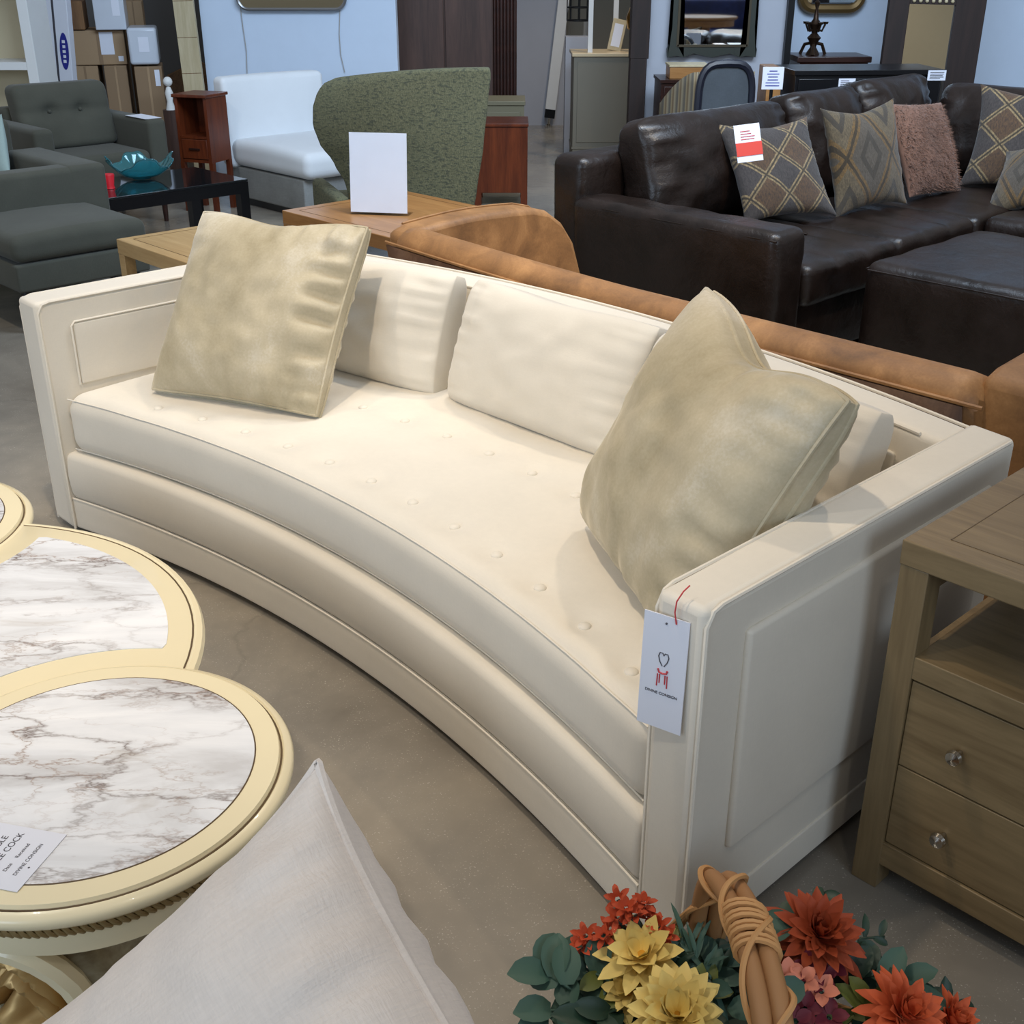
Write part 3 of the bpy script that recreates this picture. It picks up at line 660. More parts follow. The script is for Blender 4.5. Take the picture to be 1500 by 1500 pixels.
def petal(mb, M, c, L, Wd, el, curl, az, r0=.004, n=5):
    """one petal leaving c at azimuth az, elevation el, curling by curl"""
    rows = []; p = Vector((r0, 0, 0)); a = el
    for i in range(n + 1):
        t = i / n; w = Wd * (math.sin(math.pi * (.12 + .82 * t)) ** .8) * (1 if i < n else .25)
        rows.append((p.copy(), w, a)); p = p + Vector((math.cos(a), 0, math.sin(a))) * (L / n); a += curl / n
    Rz = Matrix.Rotation(az, 3, 'Z'); vsr = []
    for q, w, a in rows:
        cup = .25 * w; vsr.append([mb.v(c + M @ (Rz @ Vector((q.x - math.sin(a) * dz, yy, q.z + math.cos(a) * dz)))) for yy, dz in ((-w / 2, cup), (0, 0), (w / 2, cup))])
    for i in range(n):
        for k in range(2): mb.f([vsr[i][k], vsr[i][k + 1], vsr[i + 1][k + 1], vsr[i + 1][k]])
def bloom(name, loc, nrm, R_, mat, rings, label, heart=None, wd=.3):
    M = frame_from(nrm); mb = MB(); c = Vector(loc)
    for k, (cnt, rr, el, curl) in enumerate(rings):
        for i in range(cnt): petal(mb, M, c + M @ Vector((0, 0, .004 * k)), R_ * rr * random.uniform(.88, 1.1), R_ * wd, R(el + random.uniform(-8, 8)), R(curl + random.uniform(-12, 12)), 2 * math.pi * (i + .5 * (k % 2)) / cnt + random.uniform(-.1, .1))
    o = mb.build(name, mat, fb, ang=80); o['label'] = label
    st = MB(); st.tube([c, c * .5 + Vector((0, 0, .05)), Vector((c.x * .3, c.y * .3, .03))], .003, 5); st.build('stem', 'leaf_dark', o)
    if heart: h = MB(); h.sphere(c + M @ Vector((0, 0, .006)), R_ * .16, 10, .6); h.build('flower_heart', heart, o)
    return o
MUM = [(14, 1, 2, -25), (14, .92, 18, -10), (12, .8, 36, 10), (9, .62, 55, 20), (6, .45, 70, 20)]
DAH = [(10, 1, 5, 10), (9, .8, 28, 15), (7, .55, 50, 20)]
def L_(px, py, z):   # survey point to basket coordinates
    return fb_inv @ atz(px, py, z)
bpy.context.view_layer.update(); fb_inv = (Matrix.Translation((.33, 1.08, 0)) @ Matrix.Rotation(R(-8), 4, 'Z')).inverted()
bloom('bloom', L_(1195, 1375, .30), (.15, -.35, 1), .072, 'petal_red', MUM, 'large red chrysanthemum right of the handle')
bloom('bloom', L_(1318, 1492, .26), (.35, -.3, 1), .066, 'petal_orange', MUM, 'orange chrysanthemum at the near right rim')
bloom('bloom', L_(1385, 1500, .22), (.6, -.2, .9), .05, 'petal_orange', MUM, 'smaller orange chrysanthemum at far right')
bloom('bloom', L_(942, 1402, .30), (-.2, -.3, 1), .062, 'petal_yellow', DAH, 'pale yellow bloom left of the handle', 'flower_heart', .42)
bloom('bloom', L_(992, 1490, .31), (-.05, -.4, 1), .066, 'petal_yellow', MUM[:4], 'full yellow bloom at the near edge', 'flower_heart', .4)
bloom('bloom', L_(925, 1455, .26), (-.5, -.3, .8), .045, 'petal_yellow', DAH, 'drooping yellow bloom low on the left', 'flower_heart', .42)
# scarlet sprigs
for (px, py, z) in ((905, 1318, .34), (930, 1340, .34), (950, 1345, .33), (965, 1358, .33), (905, 1345, .33), (885, 1372, .31), (858, 1372, .30), (850, 1388, .29), (975, 1372, .32), (942, 1325, .34), (918, 1332, .345), (895, 1362, .31)):
    bloom('sprig_floret', L_(px, py, z), (random.uniform(-.4, .4), random.uniform(-.6, 0), 1), .019, 'petal_scarlet', [(6, 1, 15, -10), (5, .7, 45, 10)], 'small scarlet floret on a left hand sprig', None, .5)
for (px, py, z, mt) in ((1152, 1432, .29, 'petal_pink'), (1176, 1438, .29, 'petal_pink'), (1203, 1452, .28, 'petal_pink'), (1185, 1422, .29, 'petal_burgundy'), (1150, 1465, .27, 'petal_burgundy'), (1178, 1478, .27, 'petal_burgundy'), (1200, 1432, .28, 'petal_burgundy'), (1215, 1490, .26, 'petal_burgundy'), (1130, 1452, .28, 'petal_burgundy'), (1165, 1496, .27, 'petal_burgundy'), (1213, 1415, .28, 'petal_burgundy')):
    bloom('hydrangea_floret', L_(px, py, z), (random.uniform(-.3, .3), -.4, 1), .023, mt, [(5, 1, 20, -10)], 'coral pink floret' if mt == 'petal_pink' else 'burgundy floret', None, .8)
def leaf_sprig(pts, mat, L, Wd, n, label):
    mb = MB(); pts = [Vector(p) for p in pts]; mb.tube(pts, .0022, 5)
    for i in range(n):
        t = (i + .5) / n * (len(pts) - 1); k = min(int(t), len(pts) - 2); p = pts[k].lerp(pts[k + 1], t - k)
        d = (pts[k + 1] - pts[k]).normalized(); M = frame_from((random.uniform(-.5, .5), -.5 + random.uniform(-.3, .3), 1))
        az = math.atan2(d.y, d.x) + (1 if i % 2 else -1) * random.uniform(.5, 1.2)
        petal(mb, M, p, L * random.uniform(.75, 1.15), L * Wd, R(random.uniform(0, 30)), R(-25), az, .002)
    o = mb.build('leaf_sprig', mat, fb, ang=80); o['label'] = label
for (a, b_, c_, mt, L, wd, n) in (
    ((1190, 1440, .2), (1195, 1350, .27), (1205, 1305, .27), 'leaf_dark', .035, .5, 7), ((1140, 1440, .22), (1120, 1380, .3), (1105, 1345, .3), 'leaf_eucalyptus', .05, .75, 8),
    ((900, 1490, .18), (830, 1445, .27), (790, 1420, .27), 'leaf_eucalyptus', .055, .75, 9), ((900, 1500, .18), (840, 1480, .25), (790, 1480, .24), 'leaf_eucalyptus', .055, .7, 8),
    ((1000, 1500, .2), (880, 1430, .27), (830, 1405, .26), 'leaf_eucalyptus', .05, .8, 8), ((960, 1490, .2), (900, 1480, .26), (855, 1500, .25), 'leaf_dark', .06, .5, 8),
    ((1020, 1470, .2), (1020, 1410, .29), (1000, 1375, .3), 'leaf_eucalyptus', .05, .16, 16), ((1050, 1480, .2), (1040, 1430, .29), (1010, 1395, .29), 'leaf_eucalyptus', .05, .14, 18), ((1010, 1480, .2), (985, 1430, .28), (970, 1400, .28), 'leaf_dark', .05, .2, 14),
    ((1062, 1480, .2), (1048, 1425, .26), (1030, 1395, .27), 'leaf_dark', .05, .5, 9), ((1040, 1500, .2), (1035, 1450, .27), (1050, 1400, .27), 'leaf_eucalyptus', .045, .6, 9), ((1080, 1490, .2), (1075, 1440, .24), (1060, 1400, .24), 'leaf_dark', .055, .5, 10), ((1000, 1500, .2), (1010, 1470, .27), (1040, 1450, .27), 'leaf_olive', .045, .5, 8),
    ((1200, 1480, .2), (1250, 1430, .26), (1290, 1420, .25), 'leaf_dark', .06, .55, 8), ((1240, 1500, .2), (1290, 1450, .25), (1340, 1440, .24), 'leaf_eucalyptus', .07, .5, 7),
    ((1220, 1460, .2), (1260, 1375, .25), (1295, 1372, .24), 'leaf_dark', .03, .4, 6), ((1130, 1500, .2), (1125, 1480, .29), (1130, 1455, .3), 'leaf_eucalyptus', .05, .75, 6), ((1090, 1500, .2), (1140, 1470, .26), (1160, 1400, .28), 'leaf_dark', .06, .5, 9),
    ((960, 1470, .2), (975, 1420, .27), (960, 1380, .28), 'leaf_olive', .045, .5, 9), ((900, 1480, .2), (890, 1440, .26), (870, 1410, .27), 'leaf_olive', .05, .5, 8), ((1060, 1500, .2), (1030, 1480, .29), (1010, 1460, .29), 'leaf_dark', .05, .5, 9),
    ((1230, 1490, .2), (1260, 1480, .25), (1280, 1465, .25), 'leaf_olive', .05, .5, 7), ((1290, 1500, .16), (1350, 1480, .2), (1400, 1480, .19), 'leaf_dark', .05, .45, 7), ((1150, 1460, .2), (1170, 1400, .27), (1150, 1360, .28), 'leaf_dark', .05, .55, 8)):
    leaf_sprig([L_(*a), L_(*b_), L_(*c_)], mt, L, wd, n, {'leaf_dark': 'dark green leaf sprig', 'leaf_eucalyptus': 'grey green eucalyptus sprig', 'leaf_olive': 'olive yellow leaf sprig'}[mt])
b = MB(); b.sphere((0, 0, .165), .188, 28, .45); b.build('moss_bed', 'leaf_dark', fb)

# ================================================================== CARAMEL VELVET SOFA (seen from behind)
vo_ = Vector((-.527, 2.347, 0))
vso = thing('velvet_sofa', 'caramel brown velvet sofa with flared arms directly behind the ivory sofa', 'sofa', vo_, ANG)
def vprof():
    return [(1.27, .10), (1.185, .62), (1.18, .655), (1.20, .685), (1.24, .705), (1.285, .70), (1.315, .675), (1.33, .63), (1.36, .40), (1.36, .10)]
mb = MB(); XS = [-1.06 + (2.17) * i / 30 for i in range(31)]
def lift(x): return .028 * max(0, (-x - .1) / .95) ** 1.3
mb.grid(lambda u, v: (lambda x, p: (x - .07 * (p[1] - .1) * (1 if x < -1.0 else 0), p[0], p[1] + lift(x) * max(0, (p[1] - .3) / .4)))(-1.06 + 2.07 * u, vprof()[min(9, int(round(v * 9)))]), 30, 9)
mb.f([mb.v((-1.06 - .07 * (p[1] - .1), p[0], p[1] + lift(-1.06) * max(0, (p[1] - .3) / .4))) for p in vprof()]); mb.f([mb.v((1.01, p[0], p[1])) for p in vprof()])
bmesh.ops.remove_doubles(mb.bm, verts=mb.bm.verts, dist=.001)
vb = mb.build('back', 'caramel', vso, ang=60, sub=1)
mb = MB(); mb.grid(lambda u, v: (-1.055 - .06 * v * .5 + 2.06 * u, 1.268 - .0855 * v - .003, .11 + .535 * v + lift(-1.055 + 2.06 * u) * v), 20, 4); mb.build('outside_back_panel', 'umber_velvet', vb, solid=.004)
q = MB(); q.tube([(-1.09 + 2.11 * i / 40, 1.18, .652 + lift(-1.09 + 2.11 * i / 40)) for i in range(41)], .0055, 6); q.build('piping', 'caramel', vb)
def varm(x0, x1, flare, zt):
    # arm sheet: profile (y,z) outline with rounded front, flared outwards at the top
    out = [(1.24, .08), (1.24, zt - .02), (1.30, zt)] + [(1.30 + .52 * t, zt + .012 * math.sin(math.pi * t)) for t in (.2, .4, .6, .8, 1)] + [(1.90, zt - .02), (1.97, zt - .07), (2.03, zt - .16), (2.06, zt - .28), (2.05, zt - .42), (2.03, .08)]
    mb = MB(); lo = [mb.v((x0 + flare * (z / .7) ** 2, y, z)) for y, z in out]; hi = [mb.v((x1 + flare * (z / .7) ** 2, y, z)) for y, z in out]
    n = len(out); mb.f(lo[::-1]); mb.f(hi)
    for i in range(n): mb.f([lo[i], lo[(i + 1) % n], hi[(i + 1) % n], hi[i]])
    bmesh.ops.triangulate(mb.bm, faces=[f for f in mb.bm.faces if len(f.verts) > 4])
    a = mb.build('arm', 'caramel', vso, bevel=.03)
    q = MB()
    for xx in ((x0 + .012) if x0 < 0 else (x1 - .012),): q.tube([(xx + flare * (z / .7) ** 2, y + .002, z + .001) for y, z in out[2:-1]], .005, 6)
    q.build('piping', 'caramel', a)
varm(-1.10, -.98, -.06, .715); varm(.93, 1.10, .05, .72)
mb = MB(); mb.rbox(-.97, .92, 1.36, 2.06, .24, .44, .05, (10, 6, 3)); mb.build('seat_cushion', 'caramel', vso)
mb = MB(); mb.rbox(-1.0, 1.0, 1.30, 2.02, .08, .24, .01, (4, 4, 2)); mb.build('base', 'caramel', vso)
for fx, fy in ((-1.0, 1.32), (1.08, 1.32), (-1.0, 1.95), (1.08, 1.95)):
    f = MB(); f.prism([(fx - .025, fy), (fx + .025, fy), (fx + .025, fy + .05), (fx - .025, fy + .05)], 0, .10); f.build('leg', 'mahogany', vso)

# ================================================================== OAK TABLES
def oak_table(name, label, corner, W_, D_, Hh, mat, leg=.06, th=.06):
    """corner = left corner in plan; W_ along VV, D_ along UU"""
    t = thing(name, label, 'table', (corner.x, corner.y, 0), ANG)
    b = MB(); b.box(0, W_, 0, D_, Hh - th, Hh); tp = b.build('top', mat, t, bevel=.003)
    b = MB()
    for (xa, xb, ya, yb) in ((leg, W_ - leg, leg, leg + .002), (leg, W_ - leg, D_ - leg, D_ - leg + .002), (leg, leg + .002, leg, D_ - leg), (W_ - leg, W_ - leg + .002, leg, D_ - leg)): b.box(xa, xb, ya, yb, Hh - .001, Hh + .0008)
    b.build('panel_joint', 'joint_brown', tp)
    for x_, y_ in ((0, 0), (W_ - leg, 0), (0, D_ - leg), (W_ - leg, D_ - leg)):
        b = MB(); b.box(x_ + .001, x_ + leg - .001, y_ + .001, y_ + leg - .001, 0, Hh - th); b.build('leg', mat, t, bevel=.002)
    return t
oak_table('side_table', 'light oak side table behind the left arm of the ivory sofa', atz(170, 350, .6), .62, .42, .60, 'light_oak', .045, .055)
oak_table('coffee_table', 'honey oak table carrying the white acrylic sign', atz(413, 308, .5), .92, .72, .50, 'honey_oak', .055, .06)
# acrylic sign
p0, p1 = atz(513, 314, .5), atz(598, 317, .5)
dx = (p1 - p0); wS = dx.length; az = math.atan2(dx.y, dx.x)
sg = thing('sign_holder', 'clear acrylic holder with a blank white sheet on the honey oak table', 'sign', (p0.x, p0.y, .5), az)
b = MB(); b.box(.004, wS - .004, -.0012, .0012, .012, .352); o = b.build('sheet', 'paper', sg); o.rotation_euler = (R(-6), 0, 0)
b = MB(); b.box(0, wS, -.0040, -.0020, .004, .356); b.box(0, wS, .0020, .0040, .004, .356); o = b.build('acrylic_panel', 'clear_acrylic', sg); o.rotation_euler = (R(-6), 0, 0)
b = MB(); b.box(0, wS, .004, .09, 0, .004); b.build('acrylic_foot', 'clear_acrylic', sg)

# ================================================================== GREEN WING CHAIR
wc = thing('wing_chair', 'green tweed wing chair with a high swept back behind the white sign', 'armchair', (0, 0, 0))
WY = 6.15
def lerp_tab(tab, v):
    for (a, b_), (c_, d) in zip(tab, tab[1:]):
        if a <= v <= c_: 
            f = (v - a) / (c_ - a); f = f * f * (3 - 2 * f) * .5 + f * .5; return b_ + (d - b_) * f
    return tab[-1][1]
LE = [(0, 512), (.15, 512), (.28, 505), (.42, 488), (.56, 466), (.68, 457), (.80, 457), (.9, 463), (.96, 473), (1, 492)]
RE = [(0, 688), (.2, 698), (.5, 708), (.8, 715), (.95, 719), (1, 717)]
YB, YT = 330, 100
def wing(u, v, off):
    py_l = YB + (YT + 14 - YB) * v; py_r = YB + (YT - YB) * v
    px = lerp_tab(LE, v) * (1 - u) + lerp_tab(RE, v) * u; py = py_l * (1 - u) ** 2 + py_r * (1 - (1 - u) ** 2)
    Y = WY + .34 * (1 - u) ** 2 + .05 * u
    p = at(px, py, Y); n = Vector((-.68 * (1 - u) * .6, -1, 0)).normalized()
    return p - n * off
mb = MB()
nu, nv = 26, 26
f_ = mb.grid(lambda u, v: wing(u, v, 0), nu, nv); g_ = mb.grid(lambda u, v: wing(u, v, .09), nu, nv)
def rimof(r): return r[0][:-1] + [q_[-1] for q_ in r[:-1]] + r[-1][:0:-1] + [q_[0] for q_ in r[:0:-1]]
a_, b_ = rimof(f_), rimof(g_)
for i in range(len(a_)): mb.f([a_[i], a_[(i + 1) % len(a_)], b_[(i + 1) % len(a_)], b_[i]])
wb = mb.build('wing_back', 'green_chenille', wc, ang=50, bevel=.012)
pA = at(512, 300, WY + .3)
mb = MB(); mb.M = Matrix.Translation((-.62, WY + .52, 0)) @ Matrix.Rotation(R(20), 4, 'Z'); mb.rbox(-.36, .36, -.28, .34, .16, .34, .05, (6, 6, 3)); mb.build('seat', 'green_chenille', wc)
mb = MB(); mb.M = Matrix.Translation((-.62, WY + .52, 0)) @ Matrix.Rotation(R(20), 4, 'Z'); mb.rbox(-.42, -.34, -.24, .40, .18, .40, .03, (2, 6, 3)); mb.build('arm', 'green_chenille', wc)
for dx_, dy_ in ((-.3, -.24), (.28, -.24), (-.3, .28), (.28, .28)):
    f = MB(); f.M = Matrix.Translation((-.62, WY + .52, 0)) @ Matrix.Rotation(R(20), 4, 'Z'); f.lathe([(.0, 0), (.014, 0), (.022, .17), (0, .17)], 12, dx_, dy_); f.build('leg', 'mahogany', wc)

# ================================================================== WHITE SLIPPER CHAIR
wo = Vector((-1.98, 8.33, 0))
ws = thing('slipper_chair', 'white upholstered lounge chair with grey skirt below the blue white partition', 'armchair', wo, ANG)
mb = MB(); mb.rbox(.02, 1.00, .0, .78, .255, .42, .06, (8, 8, 3), lambda p: (p.x, p.y, p.z + .02 * math.sin(math.pi * min(1, max(0, p.x))) * (1 if p.z > .34 else 0))); mb.build('seat_cushion', 'white_upholstery', ws, ang=70)
mb = MB(); mb.rbox(.0, .14, -.02, .80, .24, .82, .04, (3, 8, 8), lambda p: (p.x - .16 * (p.z - .3) ** 1 + .12 * (2 * (p.y - .39) / .8) ** 2 * max(0, p.z - .4), p.y, p.z)); mb.build('backrest', 'white_upholstery', ws, ang=70)
mb = MB(); mb.rbox(.02, .92, .02, .76, .05, .25, .01, (6, 6, 3)); mb.build('skirted_base', 'charcoal_skirt', ws)
mb = MB(); mb.box(.05, .89, .05, .73, 0, .05); mb.build('plinth', 'black_lacquer', ws)

# ================================================================== GREY SEATING (left)
ga = thing('armchair', 'grey green armchair with two tufted buttons facing the glass table', 'armchair', (-3.198, 7.519, 0), ANG)
mb = MB(); mb.rbox(.03, .20, .125, .735, .42, .80, .05, (3, 18, 14), lambda p: (p.x - .26 * (p.z - .45) + .02 * math.sin(math.pi * (p.y - .125) / .61) - (.045 * (math.exp(-((p.y - .33) ** 2 + (p.z - .64) ** 2) / .002) + math.exp(-((p.y - .53) ** 2 + (p.z - .64) ** 2) / .002)) + .012 * math.exp(-(p.z - .64) ** 2 / .0006) if p.x > .12 else 0), p.y, p.z + .035)); bk_ = mb.build('backrest', 'grey_green', ga, ang=70)
for yy in (.33, .53):
    q = MB(); q.sphere((.125, yy, .675), .012, 10); q.build('button', 'grey_green', bk_)
for y0 in (0, .725):
    mb = MB(); mb.rbox(-.10, .62, y0, y0 + .125, .18, .635, .03, (6, 3, 5)); mb.build('arm', 'grey_green', ga, ang=70)
mb = MB(); mb.rbox(.12, .63, .13, .72, .30, .46, .04, (6, 6, 3)); mb.build('seat_cushion', 'grey_green', ga)
mb = MB(); mb.rbox(-.08, .60, .02, .83, .18, .31, .015, (4, 4, 2)); mb.build('seat_frame', 'grey_green', ga)
mb = MB(); mb.rbox(-.10, .03, .10, .75, .30, .70, .03, (2, 4, 4), lambda p: (p.x - .12 * (p.z - .3), p.y, p.z)); mb.build('back_frame', 'grey_green', ga)
for x_, y_ in ((-.04, .05), (.56, .05), (-.04, .80), (.56, .80)):
    f = MB(); f.lathe([(0, 0), (.014, 0), (.022, .18), (0, .18)], 12, x_, y_); f.build('leg', 'mahogany', ga)
tagp = thing('price_card', 'white card lying on the right arm of the grey armchair', 'card', ga.location + Vector((VV.x * .46 + UU.x * .785, VV.y * .46 + UU.y * .785, .6355)), ANG)
b = MB(); b.box(-.14, .12, -.055, .058, 0, .0015); b.build('card', 'paper', tagp)

c0 = Vector((-2.165, 5.09, 0))
gs = thing('chaise_sofa', 'grey green sofa with a long chaise seat at the left edge', 'sofa', c0, ANG)
# chaise: front edge along +UU from the near corner, body towards -VV
mb = MB(); mb.rbox(-1.15, .0, 0, .64, .325, .445, .045, (10, 8, 3), lambda p: (p.x, p.y, p.z + (.012 * math.sin(math.pi * min(1, max(0, p.y / .64))) if p.z > .38 else 0))); mb.build('chaise_cushion', 'grey_green', gs, ang=70)
mb = MB(); mb.rbox(-1.15, -.005, .0, .63, .20, .322, .012, (6, 6, 2)); mb.build('chaise_base', 'grey_green', gs)
ap = at(155, 240, 6.0) - c0; ax_, ay_ = ap.dot(VV), ap.dot(UU)
mb = MB(); mb.rbox(ax_ - .75, ax_, ay_ - .2, ay_, .16, .625, .03, (6, 3, 5)); mb.build('arm', 'grey_green', gs, ang=70)
mb = MB(); mb.rbox(ax_ - .16, ax_ - .002, ay_ - 1.5, ay_ - .005, .16, .62, .03, (3, 10, 5)); mb.build('arm', 'grey_green', gs, ang=70)
mb = MB(); mb.rbox(-1.9, -1.15, -1.0, .64, .18, .44, .03, (4, 6, 3)); mb.build('seat', 'grey_green', gs)
bp = at(20, 205, 6.6) - c0
mb = MB(); mb.rbox(bp.dot(VV) - .2, bp.dot(VV), bp.dot(UU) - .7, bp.dot(UU), .2, .76, .04, (3, 6, 5)); mb.build('backrest', 'grey_green', gs, ang=70)
for x_, y_ in ((-.06, .05), (-.06, .57), (-1.1, .05), (-1.1, .57)):
    f = MB(); f.lathe([(0, 0), (.016, 0), (.026, .2), (0, .2)], 12, x_, y_); f.build('leg', 'black_lacquer', gs)
pp = at(-10, 255, 6.25)
cushion('throw_pillow', 'pale teal pillow at the left frame edge on the grey sofa', 'pillow', 'teal_pillow', .36, .34, .05, 0, (pp.x - .02, pp.y, .45), (R(-20), R(-25), R(-30)), seed=1.5)

# ================================================================== BLACK GLASS TABLE + bowl + candle
gt = thing('coffee_table', 'black framed coffee table with smoked glass top before the grey armchair', 'coffee table', (-1.48, 6.74, 0), ANG)
gw, gd, gh = .58, .86, .42
b = MB(); b.box(-gw, 0, -gd, 0, gh - .012, gh); b.build('glass_top', 'smoked_glass', gt, bevel=.002)
b = MB(); b.box(-gw, 0, -gd, -gd + .05, gh - .075, gh - .0125); b.box(-gw, 0, -.05, 0, gh - .075, gh - .0125); b.box(-.05, 0, -gd + .05, -.05, gh - .075, gh - .0125); b.box(-gw, -gw + .05, -gd + .05, -.05, gh - .075, gh - .0125); b.build('frame', 'black_lacquer', gt)
for x_, y_ in ((-.055, -.055), (-.055, -.36), (-gw, -.055), (-gw, -gd), (-.055, -gd)):
    b = MB(); b.box(x_, x_ + .055, y_, y_ + .055, 0, gh - .074); b.build('leg', 'black_lacquer', gt)
bp = atz(208, 262, .421)
b = MB()
def wavy(u, v):
    a = 2 * math.pi * u; r = .05 + .105 * v ** .8; z = .012 + .085 * v ** 1.6 + v * v * .032 * math.sin(4 * a + 1.2); r *= 1 + .05 * v * math.sin(14 * a); z += .006 * v * v * math.sin(14 * a); return (r * math.cos(a) * 1.15, r * math.sin(a), z)
b.grid(wavy, 72, 12, cu=True); b.lathe([(0, .004), (.05, .004), (.055, .013), (0, .014)], 36); bw = b.build('glass_bowl', 'teal_glass', None, ang=80, solid=.006); bw.location = (bp.x, bp.y, .424); bw.rotation_euler = (0, 0, .4)
tag(bw, 'teal glass bowl with wavy rim on the black glass table', 'bowl')
cp = atz(161, 276, .421)
b = MB(); b.lathe([(0, 0), (.028, 0), (.024, .015), (.032, .07), (.030, .075), (0, .072)], 20); rc = b.build('votive_holder', 'red_candle', None); rc.location = (cp.x, cp.y, .4215); tag(rc, 'small red votive holder left of the teal bowl', 'votive holder')

# ================================================================== CHERRY NIGHTSTAND (left back)
nb = thing('nightstand', 'tall cherry wood nightstand with open cubby beside the grey armchair', 'nightstand', (-1.97, 7.92, 0), R(-20))
b = MB(); b.box(-.24, .02, -.015, 0.25, .725, .745); b.build('top', 'cherry', nb, bevel=.004)
for x_ in (-.23, -.012): 
    b = MB(); b.box(x_, x_ + .022, 0, .235, .32, .725); b.build('side_panel', 'cherry', nb)
b = MB(); b.box(-.21, -.01, .22, .235, .32, .725); b.build('back_panel', 'cherry', nb)
b = MB(); b.box(-.21, -.01, 0, .22, .32, .34); b.build('bottom_panel', 'cherry', nb)
b = MB(); b.box(-.21, -.01, .0, .22, .47, .485); b.build('shelf', 'cherry', nb)
b = MB(); b.box(-.206, -.014, -.004, .21, .344, .466); d = b.build('drawer', 'cherry', nb, bevel=.003)
b = MB(); b.box(-.15, -.07, -.012, -.004, .40, .412); b.build('pull', 'mahogany', d)
for x_, y_ in ((-.23, 0), (-.012, 0), (-.23, .20), (-.012, .20)):
    b = MB(); b.prism([(x_ - .004, y_), (x_ + .026, y_), (x_ + .026, y_ + .03), (x_ - .004, y_ + .03)], .0, .32, None); b.build('leg', 'cherry', nb)

# ================================================================== BACK LEFT: bookcase, cartons, boards
def bpx(px0, py0, px1, py1, Y, depth, z0=None):
    a, c = at(px0, py0, Y), at(px1, py1, Y); return a.x, c.x, Y, Y + depth, (c.z if z0 is None else z0), a.z
bx1 = at(48, 60, 8.5).x
bc = thing('bookcase', 'white bookcase with tan back panel at the left edge', 'bookcase', (bx1, 8.5, 0))
b = MB(); b.box(-.07, 0, 0, .36, 0, 2.2); b.build('side_panel', 'white_paint', bc, bevel=.003)
b = MB(); b.box(-1.0, -.93, 0, .36, 0, 2.2); b.build('side_panel', 'white_paint', bc, bevel=.003)
b = MB(); b.box(-.93, -.07, .34, .36, 0, 2.2); b.build('back_panel', 'tan_back', bc)
zsh = at(10, 97, 8.5).z
for z in (.08, zsh - .025, 1.45, 2.1):
    b = MB(); b.box(-.93, -.07, .0, .34, z, z + .05); b.build('shelf', 'white_paint', bc)
x0, x1, y0, y1, z0, z1 = bpx(44, 0, 73, 120, 9.3, .05, 0)
b = MB(); b.box(0, x1 - x0 - .04, 0, .05, 0, 1.9); o = b.build('leaning_board', 'board_brown', None, bevel=.004); o.location = (x0 + .02, 9.0, 0); o.rotation_euler = (R(-10), 0, 0); tag(o, 'dark brown board with tan edge leaning beside the white bookcase', 'board')
e = MB(); e.box(-.02, 0, 0, .05, 0, 1.9); e.build('edge_strip', 'pale_wood', o)
def carton(name, label, cat, px0, py0, px1, py1, Y, depth, mat, group=None, z0=None, rz=R(14), labels=(), bev=.006):
    x0, x1, y0, y1, z0, z1 = bpx(px0, py0, px1, py1, Y, depth, z0)
    b = MB(); b.box(0, x1 - x0, 0, depth, 0, z1 - z0); o = b.build(name, mat, None, bevel=bev); o.location = (x0, Y, z0); o.rotation_euler = (0, 0, rz); tag(o, label, cat, group)
    w, h = x1 - x0, z1 - z0
    if mat.startswith('carton'):
        q = MB(); q.box(w * .46, w * .54, -.0012, 0, h * .0 + .004, h - .004); q.box(w * .46, w * .54, 0, depth - .01, h, h + .001); q.build('packing_tape', 'carton_dark' if mat == 'carton' else 'carton', o)
    for (u0, v0, u1, v1, mt) in labels:
        q = MB(); q.box(w * u0, w * u1, -.0022, 0, h * v0, h * v1); q.build('label', mt, o)
    return o
G = 'cartons stacked in the storage corner'
zA = at(150, 97, 9.6).z; zB = at(140, 46, 9.6).z; zC = at(215, 97, 9.6).z
carton('carton', 'brown carton at the bottom left of the carton stack', 'box', 104, 97, 150, 160, 9.62, .5, 'carton', G, 0)
carton('carton', 'plain brown carton low in the stack right of the first', 'box', 151.5, 97, 192, 160, 9.6, .5, 'carton_dark', G, 0)
carton('carton', 'wide brown carton with white label in the middle row', 'box', 104, 45, 184, 96.5, 9.62, .5, 'carton', G, zA + .004, labels=((.52, .3, .78, .95, 'paper'), (.84, .1, .94, .25, 'paper')))
carton('carton', 'shrink wrapped white carton on top of the stack', 'box', 126, -60, 184, 44.5, 9.6, .45, 'plastic_wrap', G, zB + .009, labels=((.6, .2, .85, .6, 'paper'),))
carton('crate', 'small dark wooden crate beside the white wrapped carton', 'crate', 92, 2, 124, 44.5, 9.6, .4, 'crate_wood', None, zB + .009)
carton('carton', 'tall brown carton carrying the bubble wrapped box', 'box', 196, 98, 244, 172, 9.55, .4, 'carton_dark', G, 0, labels=((.72, .82, .9, .97, 'paper'),))
carton('carton', 'bubble wrapped white box on the tall carton', 'box', 184.5, 41, 233, 97, 9.55, .42, 'plastic_wrap', G, zC + .012, labels=((.35, .35, .7, .75, 'paper'),), bev=.02)
carton('carton', 'yellow brown carton behind the bubble wrapped box', 'box', 180, 2, 213, 60, 10.1, .4, 'carton', G, 0, labels=((.25, .62, .55, .7, 'paper'), (.05, .05, .35, .3, 'paper')))
